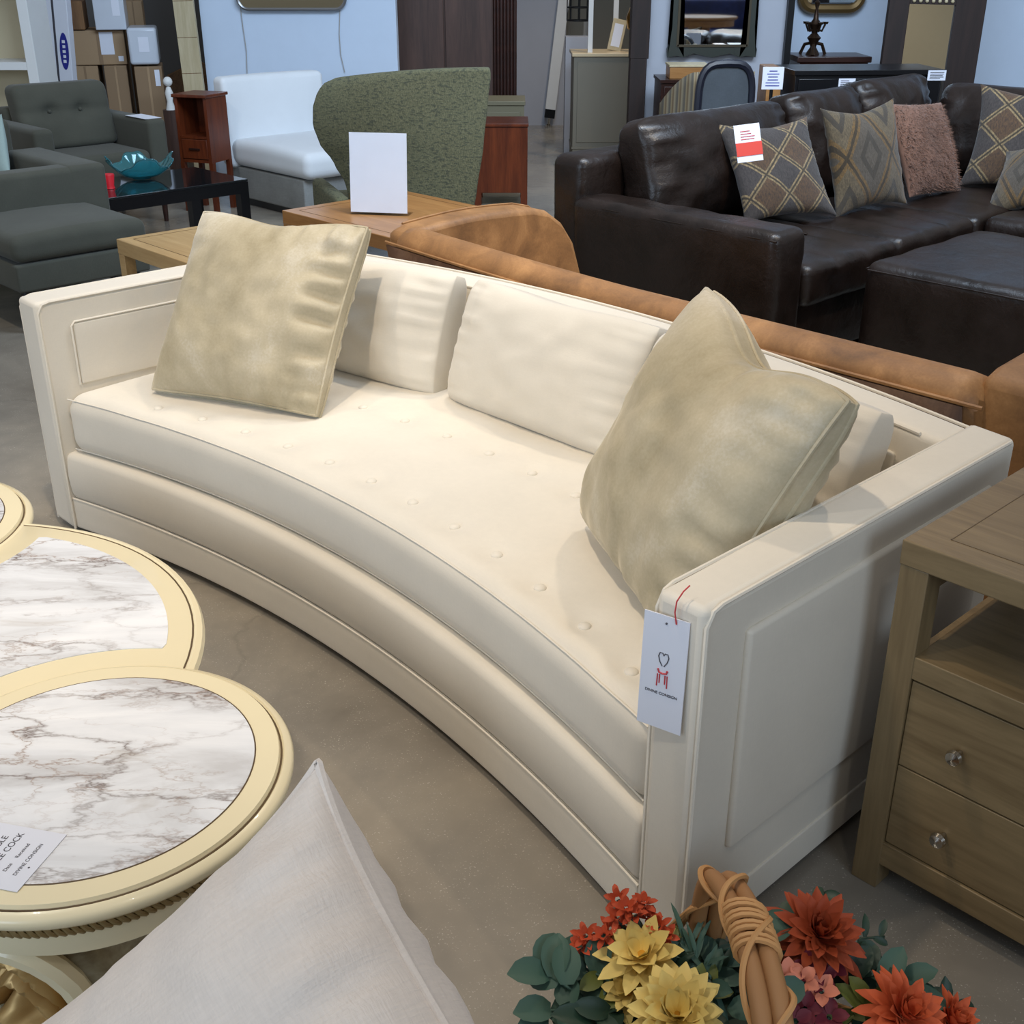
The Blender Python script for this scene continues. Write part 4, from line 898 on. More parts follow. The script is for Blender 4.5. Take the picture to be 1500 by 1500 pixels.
# tall white flat carton with blue oval mark
x0, x1, y0, y1, z0, z1 = bpx(69, 20, 91, 20, 9.3, .1, 0)
wbx = thing('flat_carton', 'tall thin white carton with a blue oval mark beside the cartons', 'box', (x0, 9.25, 0)); wbx.rotation_euler = (R(-4), R(2.5), 0)
b = MB(); b.box(-.1, .085, 0, .10, .004, 1.9); wbo = b.build('carton_body', 'paper', wbx, bevel=.004)
b = MB(); b.box(-.028, -.012, -.001, .0, .05, 1.88); b.build('carton_seam', 'ink', wbo)
zz = at(88, 75, 9.25).z
b = MB(); b.lathe([(0, -.001), (.032, -.001), (.032, .001), (0, .001)], 32); ov = b.build('oval_mark', 'logo_blue', wbo); ov.location = (.04, -.001, zz); ov.rotation_euler = (R(90), 0, 0); ov.scale = (1, 4.0, 1)
b = MB()
for k in range(5): b.box(.028 + .002 * (k % 2), .05, -.004, -.0025, zz - .08 + k * .034, zz - .06 + k * .034)
b.build('oval_lettering', 'paper', wbo)
# brown tilted table top and figurine
p = at(258, 130, 9.8)
lt_ = thing('tilted_table', 'brown round edged table tipped on its side right of the cartons', 'table', (p.x + .06, 10.35, 0))
b = MB(); b.lathe([(0, 0), (.36, 0), (.37, .015), (.36, .03), (0, .03)], 8); o = b.build('table_top', 'crate_wood', lt_, smooth=False); o.location = (-.0, .0, .40); o.rotation_euler = (R(80), 0, R(22))
for s_ in (-.18, .18):
    b = MB(); b.box(s_ - .02, s_ + .02, .06, .10, 0, .62); b.build('leg', 'crate_wood', lt_)
p = at(255, 132, 9.45)
fg = thing('figurine', 'white and dark figurine standing behind the cherry nightstand', 'figurine', (p.x, 9.3, 0))
b = MB(); b.lathe([(0, 0), (.06, 0), (.06, .5), (0, .5)], 16); b.build('stand', 'dark_walnut', fg)
b = MB(); b.lathe([(0, .50), (.035, .50), (.022, .56), (.03, .62), (.016, .66), (0, .67)], 16); b.sphere((0, 0, .70), .035, 12); b.build('body', 'white_paint', fg)
# pale leaning panel
p0, p1 = at(274, 0, 9.46), at(304, 130, 9.46)
b = MB(); b.box(-.075, .075, 0, .04, 0, 2.0); o = b.build('wood_board', 'pale_wood', None, bevel=.003); o.location = (at(290, 110, 9.4).x - .02, 9.36, 0); o.rotation_euler = (R(-1.5), R(-1.5), 0); tag(o, 'narrow pale wood panel leaning on the end of the white partition', 'panel')
q = MB()
for z_ in (.75, 1.0, 1.25): q.box(-.073, .073, -.001, 0, z_, z_ + .004)
q.build('panel_joint', 'crate_wood', o)

# partition mirror and cable
x0, x1, _, _, zb, _ = bpx(347, 0, 506, 14, 9.44, .04)
mr = thing('wall_mirror', 'silver rimmed mirror with rounded corners on the blue white partition', 'mirror', ((x0 + x1) / 2, 9.45, zb))
hw = (x1 - x0) / 2
def rr_poly(w, h, r, n=8):
    out = []
    for cx_, cy_, a0 in ((w - r, r, -90), (w - r, h - r, 0), (-w + r, h - r, 90), (-w + r, r, 180)):
        out += [(cx_ + r * math.cos(R(a0 + 90 * i / n)), cy_ + r * math.sin(R(a0 + 90 * i / n))) for i in range(n + 1)]
    return out
b = MB(); b.prism_axis(rr_poly(hw - .008, .9, .07), .0, .03, 'y'); b.build('glass', 'mirror_glass', mr, smooth=False).location = (0, .012, .008)
b = MB(); b.tube([(x_, .012, z_) for x_, z_ in rr_poly(hw, .916, .078)], .012, 8, True); b.build('frame', 'pewter', mr)
q = MB(); pts = [at(498, 14, 9.49), at(497, 50, 9.49), at(499, 80, 9.49), at(505, 106, 9.49)]; q.tube(pts, .003, 5); o = q.build('cable', 'wall_taupe', None); tag(o, 'thin grey cable hanging down the white partition right of its mirror', 'cable')
q = MB(); pts = [at(352, 10, 9.49), at(356, 40, 9.49), at(361, 75, 9.49), at(362, 108, 9.49)]; q.tube(pts, .003, 5); o = q.build('cable', 'wall_taupe', None); tag(o, 'thin grey cable hanging down the white partition left of its mirror', 'cable')

# dark walnut wardrobe
x0, x1, _, _, _, _ = bpx(580, 60, 722, 60, 9.8, .5, 0); x2 = at(757, 60, 9.8).x
wd_ = thing('wardrobe', 'tall dark brown wardrobe with fluted side right of the white partition', 'wardrobe', (x0, 9.8, 0))
b = MB(); b.box(0, x1 - x0, 0, .5, 0, 2.3); b.build('carcass', 'dark_walnut', wd_)
for k in range(2):
    b = MB(); b.box(.01 + k * (x1 - x0) / 2, (x1 - x0) / 2 - .004 + k * (x1 - x0) / 2, -.018, 0, .06, 2.26); b.build('door', 'dark_walnut', wd_, bevel=.003)
b = MB(); n_ = 7; w_ = (x2 - x1) / n_
for k in range(n_): b.lathe([(0, 0), (w_ * .48, 0), (w_ * .48, 2.3), (0, 2.3)], 12, x1 - x0 + w_ * (k + .5), .03)
b.box(x1 - x0, x2 - x0, .03, .5, 0, 2.3); b.build('fluted_side', 'mahogany', wd_)
# cherry cabinet and olive chest behind the wing chair
x0, x1, _, _, _, z1 = bpx(694, 181, 773, 181, 8.15, .4, 0)
cb = thing('cabinet', 'cherry wood cabinet half hidden behind the green wing chair', 'cabinet', (x0, 8.15, 0))
cw = x1 - x0
b = MB(); b.box(0, cw, 0, .38, .09, z1 - .02); b.build('carcass', 'cherry', cb, bevel=.003)
b = MB(); b.box(-.01, cw + .006, -.01, .39, z1 - .02, z1); b.build('top', 'cherry', cb, bevel=.003)
for x_, y_ in ((0.0, 0), (cw - .045, 0), (0, .34), (cw - .045, .34)):
    b = MB(); b.box(x_, x_ + .045, y_, y_ + .04, 0, .092); b.build('leg', 'cherry', cb)
x0, x1, _, _, _, z1 = bpx(700, 148, 768, 148, 9.0, .4, 0)
oc = thing('chest', 'small olive painted chest between the cherry cabinet and the wardrobe', 'chest', (x0, 9.0, 0)); ow = x1 - x0
b = MB(); b.box(0, ow, 0, .38, 0, z1 - .03); b.build('carcass', 'olive_paint', oc, bevel=.004)
b = MB(); b.box(-.008, ow + .008, -.01, .39, z1 - .03, z1); b.build('top', 'olive_paint', oc, bevel=.003)
for z_ in (.05, .3):
    b = MB(); b.box(.03, ow - .03, -.012, 0, z_, z_ + .22); d = b.build('drawer', 'olive_paint', oc, bevel=.003)
    k = MB(); k.sphere((ow / 2, -.02, z_ + .11), .014, 10); k.build('knob', 'brass', d)

# white post on caster
pp = atz(803, 186, 0)
ps = thing('display_post', 'white square post on a black caster in the centre aisle', 'post', (pp.x, pp.y, 0)); ps.rotation_euler = (0, R(6.5), 0)
b = MB(); b.box(-.052, .052, -.04, .04, .17, 3.4); b.build('post', 'white_paint', ps, bevel=.004)
b = MB(); b.box(-.05, .05, -.045, .045, .09, .172); b.build('foot_socket', 'black_metal', ps)
b = MB(); b.lathe([(0, 0), (.03, 0), (.03, .02), (.014, .03), (.014, .092), (0, .092)], 14); b.build('caster', 'nickel', ps)

# grey chest of drawers with things on it
x0, x1, _, _, _, z1 = bpx(841, 78, 960, 78, 9.75, .48, 0)
gc = thing('dresser', 'stone grey tall dresser beside the dark post in the aisle', 'dresser', (x0, 9.75, 0)); gw_ = x1 - x0
b = MB(); b.box(0, gw_, 0, .46, .0, z1 - .025); b.build('carcass', 'stone_grey_paint', gc, bevel=.004)
plain('dresser_top', (206, 186, 150), .35)
b = MB(); b.box(-.015, gw_ + .015, -.015, .47, z1 - .025, z1); b.build('top', 'dresser_top', gc, bevel=.004)
b = MB(); b.box(-.006, gw_ + .006, -.008, .462, .15, .165); b.build('base_moulding', 'stone_grey_paint', gc)
b = MB(); b.box(.03, gw_ - .03, -.006, 0, .2, z1 - .06); b.build('front_panel', 'stone_grey_paint', gc, bevel=.003)
b = MB(); b.box(.09, .30, -.004, 0, .0, .05); b.build('cutout_shade', 'black_metal', gc)  # black slab on the front, painted shade of an opening under the plinth
p = at(899, 68, 10.0)
fr_ = thing('picture_frame', 'small pale picture frame leaning on the grey dresser', 'picture frame', (p.x, 9.98, z1 + .004)); fr_.rotation_euler = (R(-8), R(12), 0)
b = MB(); b.box(-.055, .055, 0, .015, 0, .235); b.build('frame', 'pale_wood', fr_, bevel=.004)
b = MB(); b.box(-.035, .035, -.002, 0, .03, .2); b.build('picture', 'paper', fr_)
p = at(862, 70, 10.05)
b = MB(); b.box(-.018, .018, -.018, .018, 0, 1.2); o = b.build('display_rod', 'white_paint', None); o.location = (p.x, 9.85, z1); tag(o, 'slim white upright standing on the left of the grey dresser', 'rod')
p = at(905, 30, 10.2)
b = MB(); b.box(-.02, .02, 0, .03, 0, 1.2); o = b.build('display_rod', 'white_paint', None); o.location = (p.x - .02, 10.15, z1); tag(o, 'slim white upright behind the leaning picture frame on the dresser', 'rod')
p = at(922, 66, 9.95)
vs_ = thing('vase', 'brass urn on a clear stem at the right of the grey dresser', 'vase', (p.x + .05, 9.93, z1))
b = MB(); b.lathe([(0, 0), (.05, 0), (.05, .01), (.016, .02), (.016, .13), (0, .13)], 18); b.build('stem', 'clear_acrylic', vs_)
b = MB(); b.lathe([(0, .13), (.03, .13), (.075, .17), (.085, .25), (.06, .32), (.03, .35), (.04, .39), (.0, .39)], 22); b.build('urn_body', 'brass', vs_)
p = at(851, 25, 10.3)
ln = thing('lantern', 'black wire lantern on a glass pedestal behind the dresser top', 'lantern', (p.x, 10.6, 0))
b = MB(); b.box(-.11, .11, -.1, .1, 0, at(851, 34, 10.6).z - .1); b.build('pedestal', 'wall_pale_grey', ln)
zl = at(851, 26, 10.6).z
b = MB(); b.lathe([(0, zl - .16), (.08, zl - .16), (.09, zl - .02), (0, zl - .02)], 12); b.build('glass_cup', 'clear_acrylic', ln)
b = MB()
for zz_ in (zl - .02, zl + .08, zl + .2): b.tube([(.1 * math.cos(2 * math.pi * i / 24), .1 * math.sin(2 * math.pi * i / 24), zz_) for i in range(24)], .006, 6, True)
for i in range(8): b.tube([(.1 * math.cos(math.pi * i / 4), .1 * math.sin(math.pi * i / 4), zl - .02), (.1 * math.cos(math.pi * i / 4), .1 * math.sin(math.pi * i / 4), zl + .2)], .005, 6)
b.build('wire_cage', 'black_metal', ln)
b = MB(); x_ = at(880, 40, 13.0).x; b.box(x_ - .55, x_ + .9, 12.9, 13.0, 0, 2.6); o = b.build('panel_screen', 'stone_grey_paint', None); tag(o, 'tall taupe panel behind the grey dresser', 'panel')

# dark post
x0, x1, _, _, _, _ = bpx(924, 60, 952, 60, 8.8, .14, 0)
dp = thing('wooden_post', 'tall dark wooden post left of the green framed mirror', 'post', (x0, 8.8, 0))
b = MB(); b.box(0, (x1 - x0) * .98, 0, .14, at(930, 86, 8.8).z, 3.0); b.build('shaft', 'post_wood', dp, bevel=.003)
b = MB(); b.box(.004, (x1 - x0) * .86, .0, .14, 0, at(930, 86, 8.8).z); b.build('base', 'post_wood', dp, bevel=.003)

# green framed mirror
x0, x1, _, _, zb, _ = bpx(981, 0, 1108, 84, 8.84, .05); hw = (x1 - x0) / 2
gm = thing('wall_mirror', 'dark green framed mirror with scrolled lower corners on the pale wall', 'mirror', ((x0 + x1) / 2, 8.84, zb))
zin = at(1040, 68, 8.84).z - zb
b = MB(); b.box(-hw * .775, hw * .775, .003, .03, zin, 1.1); b.build('glass', 'mirror_glass', gm, smooth=False)
b = MB()
for s_ in (-1, 1):
    out = [(hw * .62, .0), (hw * .78, .01), (hw * .98, .0), (hw * 1.0, .05), (hw * .94, .10), (hw * .91, .2), (hw * .90, 1.2), (hw * .76, 1.2), (hw * .76, zin), (hw * .5, zin), (hw * .5, .02)]
    b.prism_axis([(s_ * q_[0], q_[1]) for q_ in out], 0, .05, 'y')
b.prism_axis([(-hw * .62, .0), (-hw * .4, .025), (-hw * .2, .012), (0, .0), (hw * .2, .012), (hw * .4, .025), (hw * .62, .0), (hw * .62, zin), (-hw * .62, zin)], .002, .048, 'y')
b.box(-hw * .9, hw * .9, 0, .05, 1.1, 1.2); bmesh.ops.triangulate(b.bm, faces=[f for f in b.bm.faces if len(f.verts) > 4]); b.build('frame', 'dark_green_frame', gm)
b = MB(); 
for s_ in (-1, 1): b.box(s_ * hw * .775 - .008, s_ * hw * .775 + .008, -.004, 0, zin, 1.1)
b.box(-hw * .775, hw * .775, -.004, 0, zin - .004, zin + .012); b.build('gilt_liner', 'frame_gilt', gm)

# dark chest with basket tray
x0, x1, _, _, _, z1 = bpx(969, 117, 1042, 117, 8.3, .42, 0)
dc = thing('chest', 'dark mahogany chest below the green framed mirror', 'chest', (x0, 8.3, 0)); w_ = x1 - x0
b = MB(); b.box(0, w_, 0, .4, 0, z1 - .02); b.build('carcass', 'mahogany', dc)
b = MB(); b.box(-.008, w_ + .008, -.01, .41, z1 - .02, z1); b.build('top', 'mahogany', dc)
for z_ in (.2, .4, .6):
    b = MB(); b.box(.02, w_ - .02, -.01, 0, z_, z_ + .16); d = b.build('drawer', 'mahogany', dc, bevel=.003)
    b = MB(); b.tube([(w_ / 2 - .04, -.012, z_ + .09), (w_ / 2 - .02, -.02, z_ + .075), (w_ / 2 + .02, -.02, z_ + .075), (w_ / 2 + .04, -.012, z_ + .09)], .004, 6); b.build('pull', 'pewter', d)
tr = thing('tray_box', 'honey wood box with white lid on the mahogany chest', 'box', (x0 + .06, 8.36, z1))
b = MB(); b.box(0, .26, 0, .22, 0, .075); b.build('box_body', 'honey_oak', tr, bevel=.004)
b = MB(); b.box(-.006, .266, -.006, .226, .075, .09); b.build('lid', 'pale_wood', tr, bevel=.003)

# striped armchairs with dark oval backs
def oval_chair(label, px, py_top, Y, w, rz):
    p = at(px, py_top, Y); t = thing('armchair', label, 'armchair', (p.x, Y, 0), rz)
    zt = p.z; hh = zt - .45
    def sup(r, n=28): return [(w / 2 * r * math.copysign(abs(math.cos(2 * math.pi * i / n)) ** .55, math.cos(2 * math.pi * i / n)), .45 + hh / 2 + hh / 2 * r * math.copysign(abs(math.sin(2 * math.pi * i / n)) ** .6, math.sin(2 * math.pi * i / n))) for i in range(n)]
    b = MB(); b.tube([(x_, 0, z_) for x_, z_ in sup(.93)], .024, 8, True); b.build('back_frame', 'navy_frame', t)
    b = MB(); b.prism_axis(sup(.86), -.004, .03, 'y'); b.build('back_pad', 'slate_fabric', t, bevel=.008)
    b = MB(); b.prism_axis(sup(.92), .03, .06, 'y'); b.build('inside_back', 'striped_twill', t, bevel=.01)
    for s_ in (-1, 1):
        b = MB(); b.grid(lambda u, v: (s_ * (w / 2 * (.93 + .62 * u)), .02 + .42 * u, .42 + (hh * .93) * v * (1 - .45 * u ** 1.6)), 8, 8); b.build('wing', 'striped_twill', t, solid=.03)
        b = MB(); b.tube([(s_ * w / 2 * .95, 0, .0), (s_ * w / 2 * .9, 0, .5)], .02, 8); b.build('leg', 'navy_frame', t)
        b = MB(); b.tube([(s_ * w / 2 * 1.5, .43, .0), (s_ * w / 2 * 1.5, .43, .46)], .02, 8); b.build('leg', 'navy_frame', t)
    b = MB(); b.rbox(-w / 2 * .9, w / 2 * .9, .06, .56, .34, .47, .04, (5, 5, 2)); b.build('seat', 'striped_twill', t)
    return t
oval_chair('striped armchair with dark oval framed back left of the small white sign', 1066, 88, 7.55, .36, R(8))
# sign stand
p0, p1 = at(1118, 98, 7.2), at(1146, 131, 7.2)
ss = thing('sign_holder', 'small white printed sign on a stand behind the leather sectional', 'sign', ((p0.x + p1.x) / 2, 7.2, 0))
b = MB(); b.box(-(p1.x - p0.x) / 2, (p1.x - p0.x) / 2, -.002, .002, p1.z, p0.z); sh = b.build('sheet', 'paper', ss)
b = MB()
for k, wv_ in enumerate((.45, .7, .55, .6, .8, .8)): b.box(-.05 * wv_, .05 * wv_, -.0028, -.002, p0.z - .025 - k * .016, p0.z - .020 - k * .016)
b.build('printed_lines', 'logo_blue', sh)
b = MB(); b.lathe([(0, 0), (.12, 0), (.12, .012), (.01, .02), (.01, p1.z + .01), (0, p1.z + .01)], 20, 0, .012); b.build('stand', 'black_metal', ss)

# black console with tags
x0, x1, _, _, _, z1 = bpx(1166, 106, 1387, 106, 7.6, .45, 0)
co_ = thing('console', 'long black console behind the leather sectional with two paper tags', 'console', (x0, 7.6, 0), R(4)); w_ = x1 - x0; z1 = at(1275, 103, 7.6).z
b = MB(); b.box(0, w_, 0, .42, .08, z1 - .03); b.build('carcass', 'black_lacquer', co_, bevel=.003)
b = MB(); b.box(-.01, w_ + .01, -.012, .43, z1 - .03, z1); b.build('top', 'black_lacquer', co_, bevel=.003)
for k in range(3):
    b = MB(); b.box(.02 + k * w_ / 3, w_ / 3 - .01 + k * w_ / 3, -.01, 0, .70, z1 - .05); b.build('drawer', 'black_lacquer', co_, bevel=.003)
for x_ in (.02, w_ - .07):
    b = MB(); b.box(x_, x_ + .05, .02, .40, 0, .08); b.build('foot', 'black_lacquer', co_)
def small_tag(label, px0, py0, px1, py1, Y):
    a, c = at(px0, py0, Y), at(px1, py1, Y); o = thing('price_tag', label, 'tag', (a.x, Y, c.z), R(4))
    b = MB(); b.box(0, c.x - a.x, -.002, 0, 0, a.z - c.z); cdd = b.build('card', 'paper', o)
    b = MB()
    for k in range(5): b.box((c.x - a.x) * .12, (c.x - a.x) * random.uniform(.6, .9), -.0028, -.002, (a.z - c.z) * (.15 + .15 * k), (a.z - c.z) * (.15 + .15 * k) + .004)
    b.build('printed_lines', 'ink', cdd)
small_tag('white price tag on the left drawer of the black console', 1229, 115, 1252, 131, 7.605)
small_tag('white price tag on the right drawer of the black console', 1360, 103, 1385, 118, 7.64)
b = MB(); p = at(1150, 100, 7.7); q_ = at(1170, 100, 7.7); b.box(p.x - .10, p.x - .01, 7.72, 8.0, 0, at(1150, 99, 7.72).z); o = b.build('oak_pedestal', 'honey_oak', None, bevel=.004); tag(o, 'honey oak pedestal at the left end of the black console', 'pedestal')

# recess: dark table, candelabra, gold mirror
x0, x1, _, _, _, z1 = bpx(1156, 83, 1278, 83, 8.75, .45, 0)
dt = thing('hall_table', 'dark mahogany table against the right bay wall carrying the candelabra', 'table', (x0 + .06, 8.75, 0)); w_ = x1 - x0 - .06
b = MB(); b.prism([(0, 0), (w_, 0), (w_, .42), (0, .42)], z1 - .04, z1); b.build('top', 'mahogany', dt, bevel=.006)
b = MB(); b.prism([(.06, .03), (w_ - .06, .03), (w_ - .06, .4), (.06, .4)], z1 - .13, z1 - .04, [(.02, .01), (w_ - .02, .01), (w_ - .02, .41), (.02, .41)]); b.build('apron', 'mahogany', dt)
for x_, y_ in ((.06, .05), (w_ - .06, .05), (.06, .36), (w_ - .06, .36)):
    b = MB(); b.lathe([(0, 0), (.02, 0), (.03, z1 - .13), (0, z1 - .13)], 12, x_, y_); b.build('leg', 'mahogany', dt)
p = at(1191, 79, 8.9)
ca = thing('candelabra', 'bronze figural candelabra standing on the dark hall table', 'candelabra', (p.x, 8.92, z1 + .002))
b = MB(); b.lathe([(0, .0), (.05, .0), (.04, .02), (.02, .05), (.035, .09), (.05, .11), (.02, .14), (.03, .17), (.045, .20), (.02, .23), (.01, .3), (.02, .34), (.0, .36)], 14); b.build('stem', 'bronze', ca)
b = MB()
for k in range(3):
    a = k * 2 * math.pi / 3 + .3; b.tube([(0, 0, .08), (.07 * math.cos(a), .07 * math.sin(a), .065), (.10 * math.cos(a), .10 * math.sin(a), .0)], .012, 7)
b.build('tripod_foot', 'bronze', ca)
for k in range(5):
    a = k * 2 * math.pi / 5; b = MB(); b.tube([(0, 0, .17), (.05 * math.cos(a), .05 * math.sin(a), .155), (.07 * math.cos(a), .07 * math.sin(a), .20)], .008, 6); b.lathe([(0, .2), (.018, .2), (.022, .215), (0, .215)], 10, .07 * math.cos(a), .07 * math.sin(a)); b.build('branch', 'bronze', ca)
x0, x1, _, _, zb, _ = bpx(1169, 0, 1267, 21, 9.44, .05); hw = (x1 - x0) / 2
gg = thing('wall_mirror', 'antique gold framed mirror above the bronze candelabra', 'mirror', ((x0 + x1) / 2, 9.44, zb))
b = MB(); b.prism_axis(rr_poly(hw - .05, .7, .05), .015, .03, 'y'); b.build('glass', 'mirror_glass', gg, smooth=False).location = (0, 0, .08)
b = MB(); b.tube([(x_, .02, z_ + .035) for x_, z_ in rr_poly(hw - .035, .8, .09)], .035, 8, True); b.build('frame', 'antique_gold', gg)

# big dark framed mirror leaning at the right
p0 = at(1302, 0, 8.3); p1 = at(1446, 0, 8.3); xw = (p1.x - p0.x)
bmr = thing('floor_mirror', 'large dark wood framed floor mirror leaning at the right bay', 'mirror', (at(1287, 120, 8.3).x, 8.3, 0)); bmr.rotation_euler = (R(-3), R(1.2), 0)
mat_ = 'post_wood'
for x_, ww in ((0, .135), (xw - .20, .20)):
    b = MB(); b.box(x_, x_ + ww, 0, .05, 0, 2.1); b.build('frame_stile', mat_, bmr, bevel=.006)
zt = at(1370, 5, 8.3).z
b = MB(); b.box(.135, xw - .20, 0, .05, 0, .2); b.build('frame_rail', mat_, bmr, bevel=.006)
b = MB(); b.box(.135, xw - .20, .004, .05, zt, 2.1); b.build('frame_rail', mat_, bmr)
b = MB()
for k in range(7): b.sphere((.16 + k * (xw - .36) / 6.6, 0, zt + .02), .012, 8)
b.build('beading', 'pale_wood', bmr)
b = MB(); b.box(.13, xw - .195, .02, .035, .19, zt + .01); b.build('glass', 'mirror_glass', bmr, smooth=False)

# ================================================================== LEATHER SECTIONAL + OTTOMAN
Lo = Vector((.97, 4.37, 0))
ls = thing('sectional_sofa', 'dark brown leather corner sectional with patterned pillows at right', 'sofa', Lo, ANG)
def crease(p, amp=.008, s=9): return amp * noise.noise(Vector((p.x * s, p.y * s, p.z * s)))
mb = MB(); mb.rbox(-1.04, .02, .0, .21, .05, .62, .045, (14, 4, 8), lambda p: (p.x + crease(p), p.y + crease(p, .006), p.z + crease(p, .006))); ar = mb.build('arm', 'dark_leather', ls, ang=70)
q = MB(); q.tube([(-.98 + .99 * i / 12, .006, .588) for i in range(13)], .004, 6); q.tube([(-.98 + .99 * i / 12, .205, .588) for i in range(13)], .004, 6); q.build('seam', 'dark_leather', ar)
mb = MB(); mb.rbox(-1.20, -1.0, .03, 2.88, .05, .78, .05, (3, 12, 6), lambda p: (p.x + crease(p), p.y, p.z)); mb.build('back_frame', 'dark_leather', ls, ang=70)
mb = MB(); mb.rbox(-1.0, 1.6, 2.74, 2.88, .05, .78, .05, (12, 3, 6)); mb.build('back_frame', 'dark_leather', ls, ang=70)
mb = MB(); mb.rbox(-1.0, -.02, .2, 2.74, .05, .30, .02, (6, 10, 3)); mb.build('seat_base', 'dark_leather', ls)
mb = MB(); mb.rbox(-.02, 1.6, 1.60, 2.74, .05, .30, .02, (6, 6, 3)); mb.build('seat_base', 'dark_leather', ls)
def seatc(x0, x1, y0, y1):
    def wp(p):
        z = p.z
        if z > .40:
            u = (p.y - y0) / (y1 - y0); w = (p.x - x0) / (x1 - x0); z += .02 * math.sin(math.pi * min(1, max(0, u))) * math.sin(math.pi * min(1, max(0, w)))
            for t in (.33, .66): z -= .010 * math.exp(-((u - t) * (y1 - y0)) ** 2 / .0004)
        return (p.x + crease(p, .004), p.y, z + crease(p, .005, 12))
    mb = MB(); mb.rbox(x0, x1, y0, y1, .29, .465, .045, (10, 24, 3), wp); mb.build('seat_cushion', 'dark_leather', ls, ang=75)
seatc(-.75, .03, .215, .90); seatc(-.75, .03, .91, 1.58); seatc(-.75, .03, 1.59, 2.55); seatc(.035, .80, 1.62, 2.55); seatc(.805, 1.6, 1.62, 2.55)
def backc(x, y, w, rz, seed, h=.52, tilt=-14, z=.44):
    mb = MB(); pillow(mb, w, h, .11, .11, 32, .05, seed, .022, -.10, .05); o = mb.build('back_cushion', 'dark_leather', ls, ang=80)
    o.location = (x, y, z); o.rotation_euler = (R(tilt), 0, rz)
# cushions of the first wing face +x (local), those of the second face -y
backc(-.85, .79, 1.10, R(90), 1.1, .50); backc(-.87, 1.69, .66, R(90), 2.3, .52); backc(-.87, 2.36, .70, R(90), 3.7, .54); backc(-.42, 2.64, .80, 0, 5.2, .50); backc(.42, 2.64, .82, 0, 6.1, .50); backc(1.22, 2.64, .80, 0, 8.3, .50)
for x_, y_ in ((-1.1, .1), (-.06, .1), (-1.1, 2.7), (-.06, 1.7), (1.5, 1.7), (1.5, 2.7)):
    f = MB(); f.box(x_ - .03, x_ + .03, y_ - .03, y_ + .03, 0, .055); f.build('foot', 'black_lacquer', ls)
ot = thing('ottoman', 'dark brown leather ottoman in front of the sectional', 'ottoman', Lo, ANG)
mb = MB(); mb.rbox(.17, 1.12, .37, 1.27, .05, .475, .05, (16, 16, 8), lambda p: (p.x + crease(p, .006), p.y + crease(p, .008, 7), p.z + crease(p, .008, 6) + (.012 if p.z > .4 else 0))); ob = mb.build('body', 'dark_leather', ot, ang=70)
q = MB(); q.tube([(.17 + .004, .39 + .86 * i / 10, .455) for i in range(11)], .004, 6); q.tube([(.19 + .91 * i / 10, .374, .455) for i in range(11)], .004, 6); q.build('seam', 'dark_leather', ob)
for x_, y_ in ((.22, .42), (1.06, .42), (.22, 1.2), (1.06, 1.2)):
    f = MB(); f.box(x_ - .03, x_ + .03, y_ - .03, y_ + .03, 0, .055); f.build('foot', 'black_lacquer', ot)

def lpos(px, py, z=.485): p = atz(px, py, z); return (p.x, p.y, z)
cushion('throw_pillow', 'plaid diamond pillow with a red and white tag on the leather sectional', 'pillow', 'plaid', .47, .47, .07, 0, (1.24, 5.28, .495), (-.64, -.014, .395), 'patterned pillows on the leather sectional', seed=3, sag=.10, ear=.05, wr=.01, gather=.02, chop=.03)
cushion('throw_pillow', 'olive kilim diamond pillow left of the fur pillow', 'pillow', 'kilim', .47, .47, .07, 0, (1.672, 5.53, .485), (-.312, -.03, .592), 'patterned pillows on the leather sectional', seed=5, sag=.10, ear=.05, wr=.01, gather=.02, chop=.03)
fp = cushion('throw_pillow', 'shaggy brown fur pillow between the kilim and plaid pillows', 'pillow', 'fur_brown', .44, .46, .06, 0, (2.085, 5.89, .485), (-.457, .055, .664), seed=7, sag=.05)
cushion('throw_pillow', 'large plaid diamond pillow leaning in the sectional corner', 'pillow', 'plaid', .52, .50, .07, 0, tuple(Lo + VV * -.13 + UU * 2.28 + Vector((0, 0, .485))), (R(-24), R(2), R(-24)), 'patterned pillows on the leather sectional', seed=11, sag=.10, ear=.05, wr=.01, gather=.02, chop=.03)
cushion('throw_pillow', 'kilim diamond pillow cut by the right frame edge', 'pillow', 'kilim', .42, .42, .06, 0, lpos(1500, 305, .475), (R(-48), R(-20), R(-50)), 'patterned pillows on the leather sectional', seed=13, sag=.10, ear=.05, wr=.01, gather=.02, chop=.03)
# fur strands
fm = MB(); rnd = random.Random(3)
for v_ in range(5200):
    u, w = rnd.uniform(-.97, .97), rnd.uniform(-.97, .97); side = -1 if rnd.random() < .8 else 1
    pr = (max(0, 1 - abs(u) ** 2.6) * max(0, 1 - abs(w) ** 2.6)) ** .55
    p = Vector((.22 * u * .97, side * .058 * pr, .23 + .23 * w * .97)); d = Vector((u * .5 + rnd.gauss(0, .35), side * .8, -.5 + w * .4 + rnd.gauss(0, .35))).normalized() * rnd.uniform(.012, .026); t = d.orthogonal().normalized() * .0016
    fm.f([fm.v(p - t), fm.v(p + t), fm.v(p + d)])
fo = fm.build('fur_strands', 'fur_brown', fp, smooth=False); fo['kind'] = 'stuff'
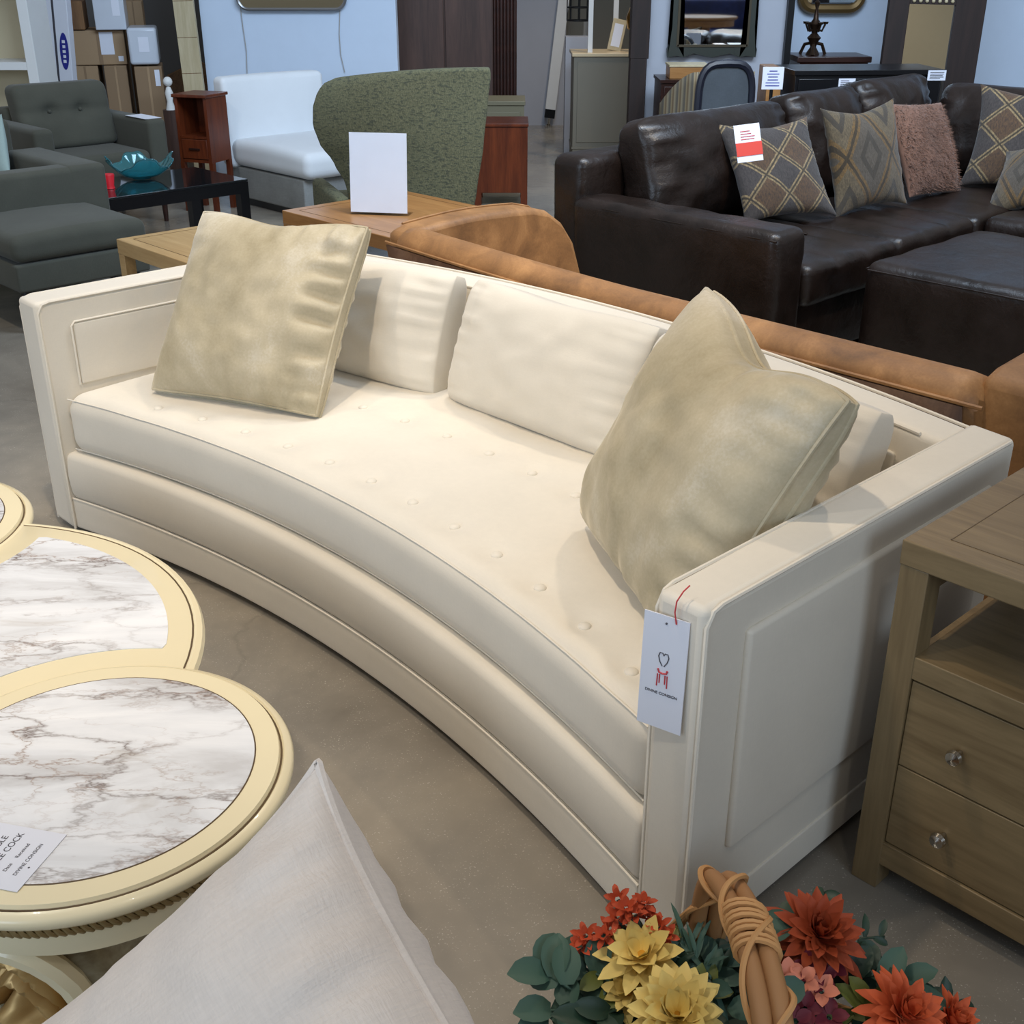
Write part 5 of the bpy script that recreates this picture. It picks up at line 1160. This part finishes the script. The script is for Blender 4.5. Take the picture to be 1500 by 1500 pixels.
# tag on the plaid pillow
a = at(1075, 185, 4.62)
pt_ = thing('hang_tag', 'red and white price tag pinned to the plaid pillow', 'tag', (at(1093, 182, 5.14).x, 5.14, at(1093, 182, 5.14).z)); pt_.rotation_euler = (R(-22), R(-6), R(6))
b = MB(); b.box(-.055, .055, -.001, .001, -.155, 0); cdx = b.build('card', 'paper', pt_)
b = MB(); b.box(-.055, .056, -.003, -.0012, -.13, -.075); b.build('red_band', 'red_paper', cdx)
b = MB()
for k in range(4): b.box(-.03, random.uniform(.01, .035), -.0022, -.001, -.03 - k * .011, -.027 - k * .011)
b.build('printed_lines', 'logo_red', cdx)
p = atz(1265, 425, .2)
b = MB(); b.box(-.03, .03, -.001, .001, -.1, 0); tgo = b.build('hang_tag', 'paper', None); tgo.location = (Lo + VV * .155 + UU * .62 + Vector((0, 0, .34))); tgo.rotation_euler = (R(10), R(-14), ANG + R(70)); tag(tgo, 'white paper tag dangling between ottoman and leather seat', 'tag')

# ================================================================== seen only in the green framed mirror: round table and navy sofa
rt_ = thing('round_table', 'round honey oak pedestal table reflected in the green framed mirror', 'table', (2.75, -.95, 0))
b = MB(); b.lathe([(0, .70), (.5, .70), (.54, .715), (.55, .735), (.54, .75), (0, .75)], 48); b.build('top', 'honey_oak', rt_)
b = MB(); b.lathe([(.49, .62), (.50, .62), (.50, .70), (.49, .70)], 48); b.build('apron', 'honey_oak', rt_)
b = MB(); b.lathe([(0, 0), (.28, 0), (.28, .05), (.16, .09), (.13, .40), (.18, .70), (0, .70)], 32); b.build('pedestal', 'honey_oak', rt_)
velvet('navy_velvet', (16, 26, 62), (24, 38, 88), (40, 58, 116), .4)
nv = thing('sofa', 'navy velvet sofa reflected behind the round table in the green framed mirror', 'sofa', (3.3, -3.0, 0))
b = MB(); b.rbox(-1.1, 1.1, -.45, .45, .08, .45, .06); b.build('seat', 'navy_velvet', nv)
b = MB(); b.rbox(-1.1, 1.1, -.5, -.25, .08, .92, .06); b.build('backrest', 'navy_velvet', nv)
for x_ in (-1.15, .98):
    b = MB(); b.rbox(x_, x_ + .17, -.5, .45, .08, .68, .06); b.build('arm', 'navy_velvet', nv)
for x_, y_ in ((-1.0, -.4), (1.0, -.4), (-1.0, .38), (1.0, .38)):
    b = MB(); b.lathe([(0, 0), (.025, 0), (.03, .085), (0, .085)], 10, x_, y_); b.build('leg', 'mahogany', nv)
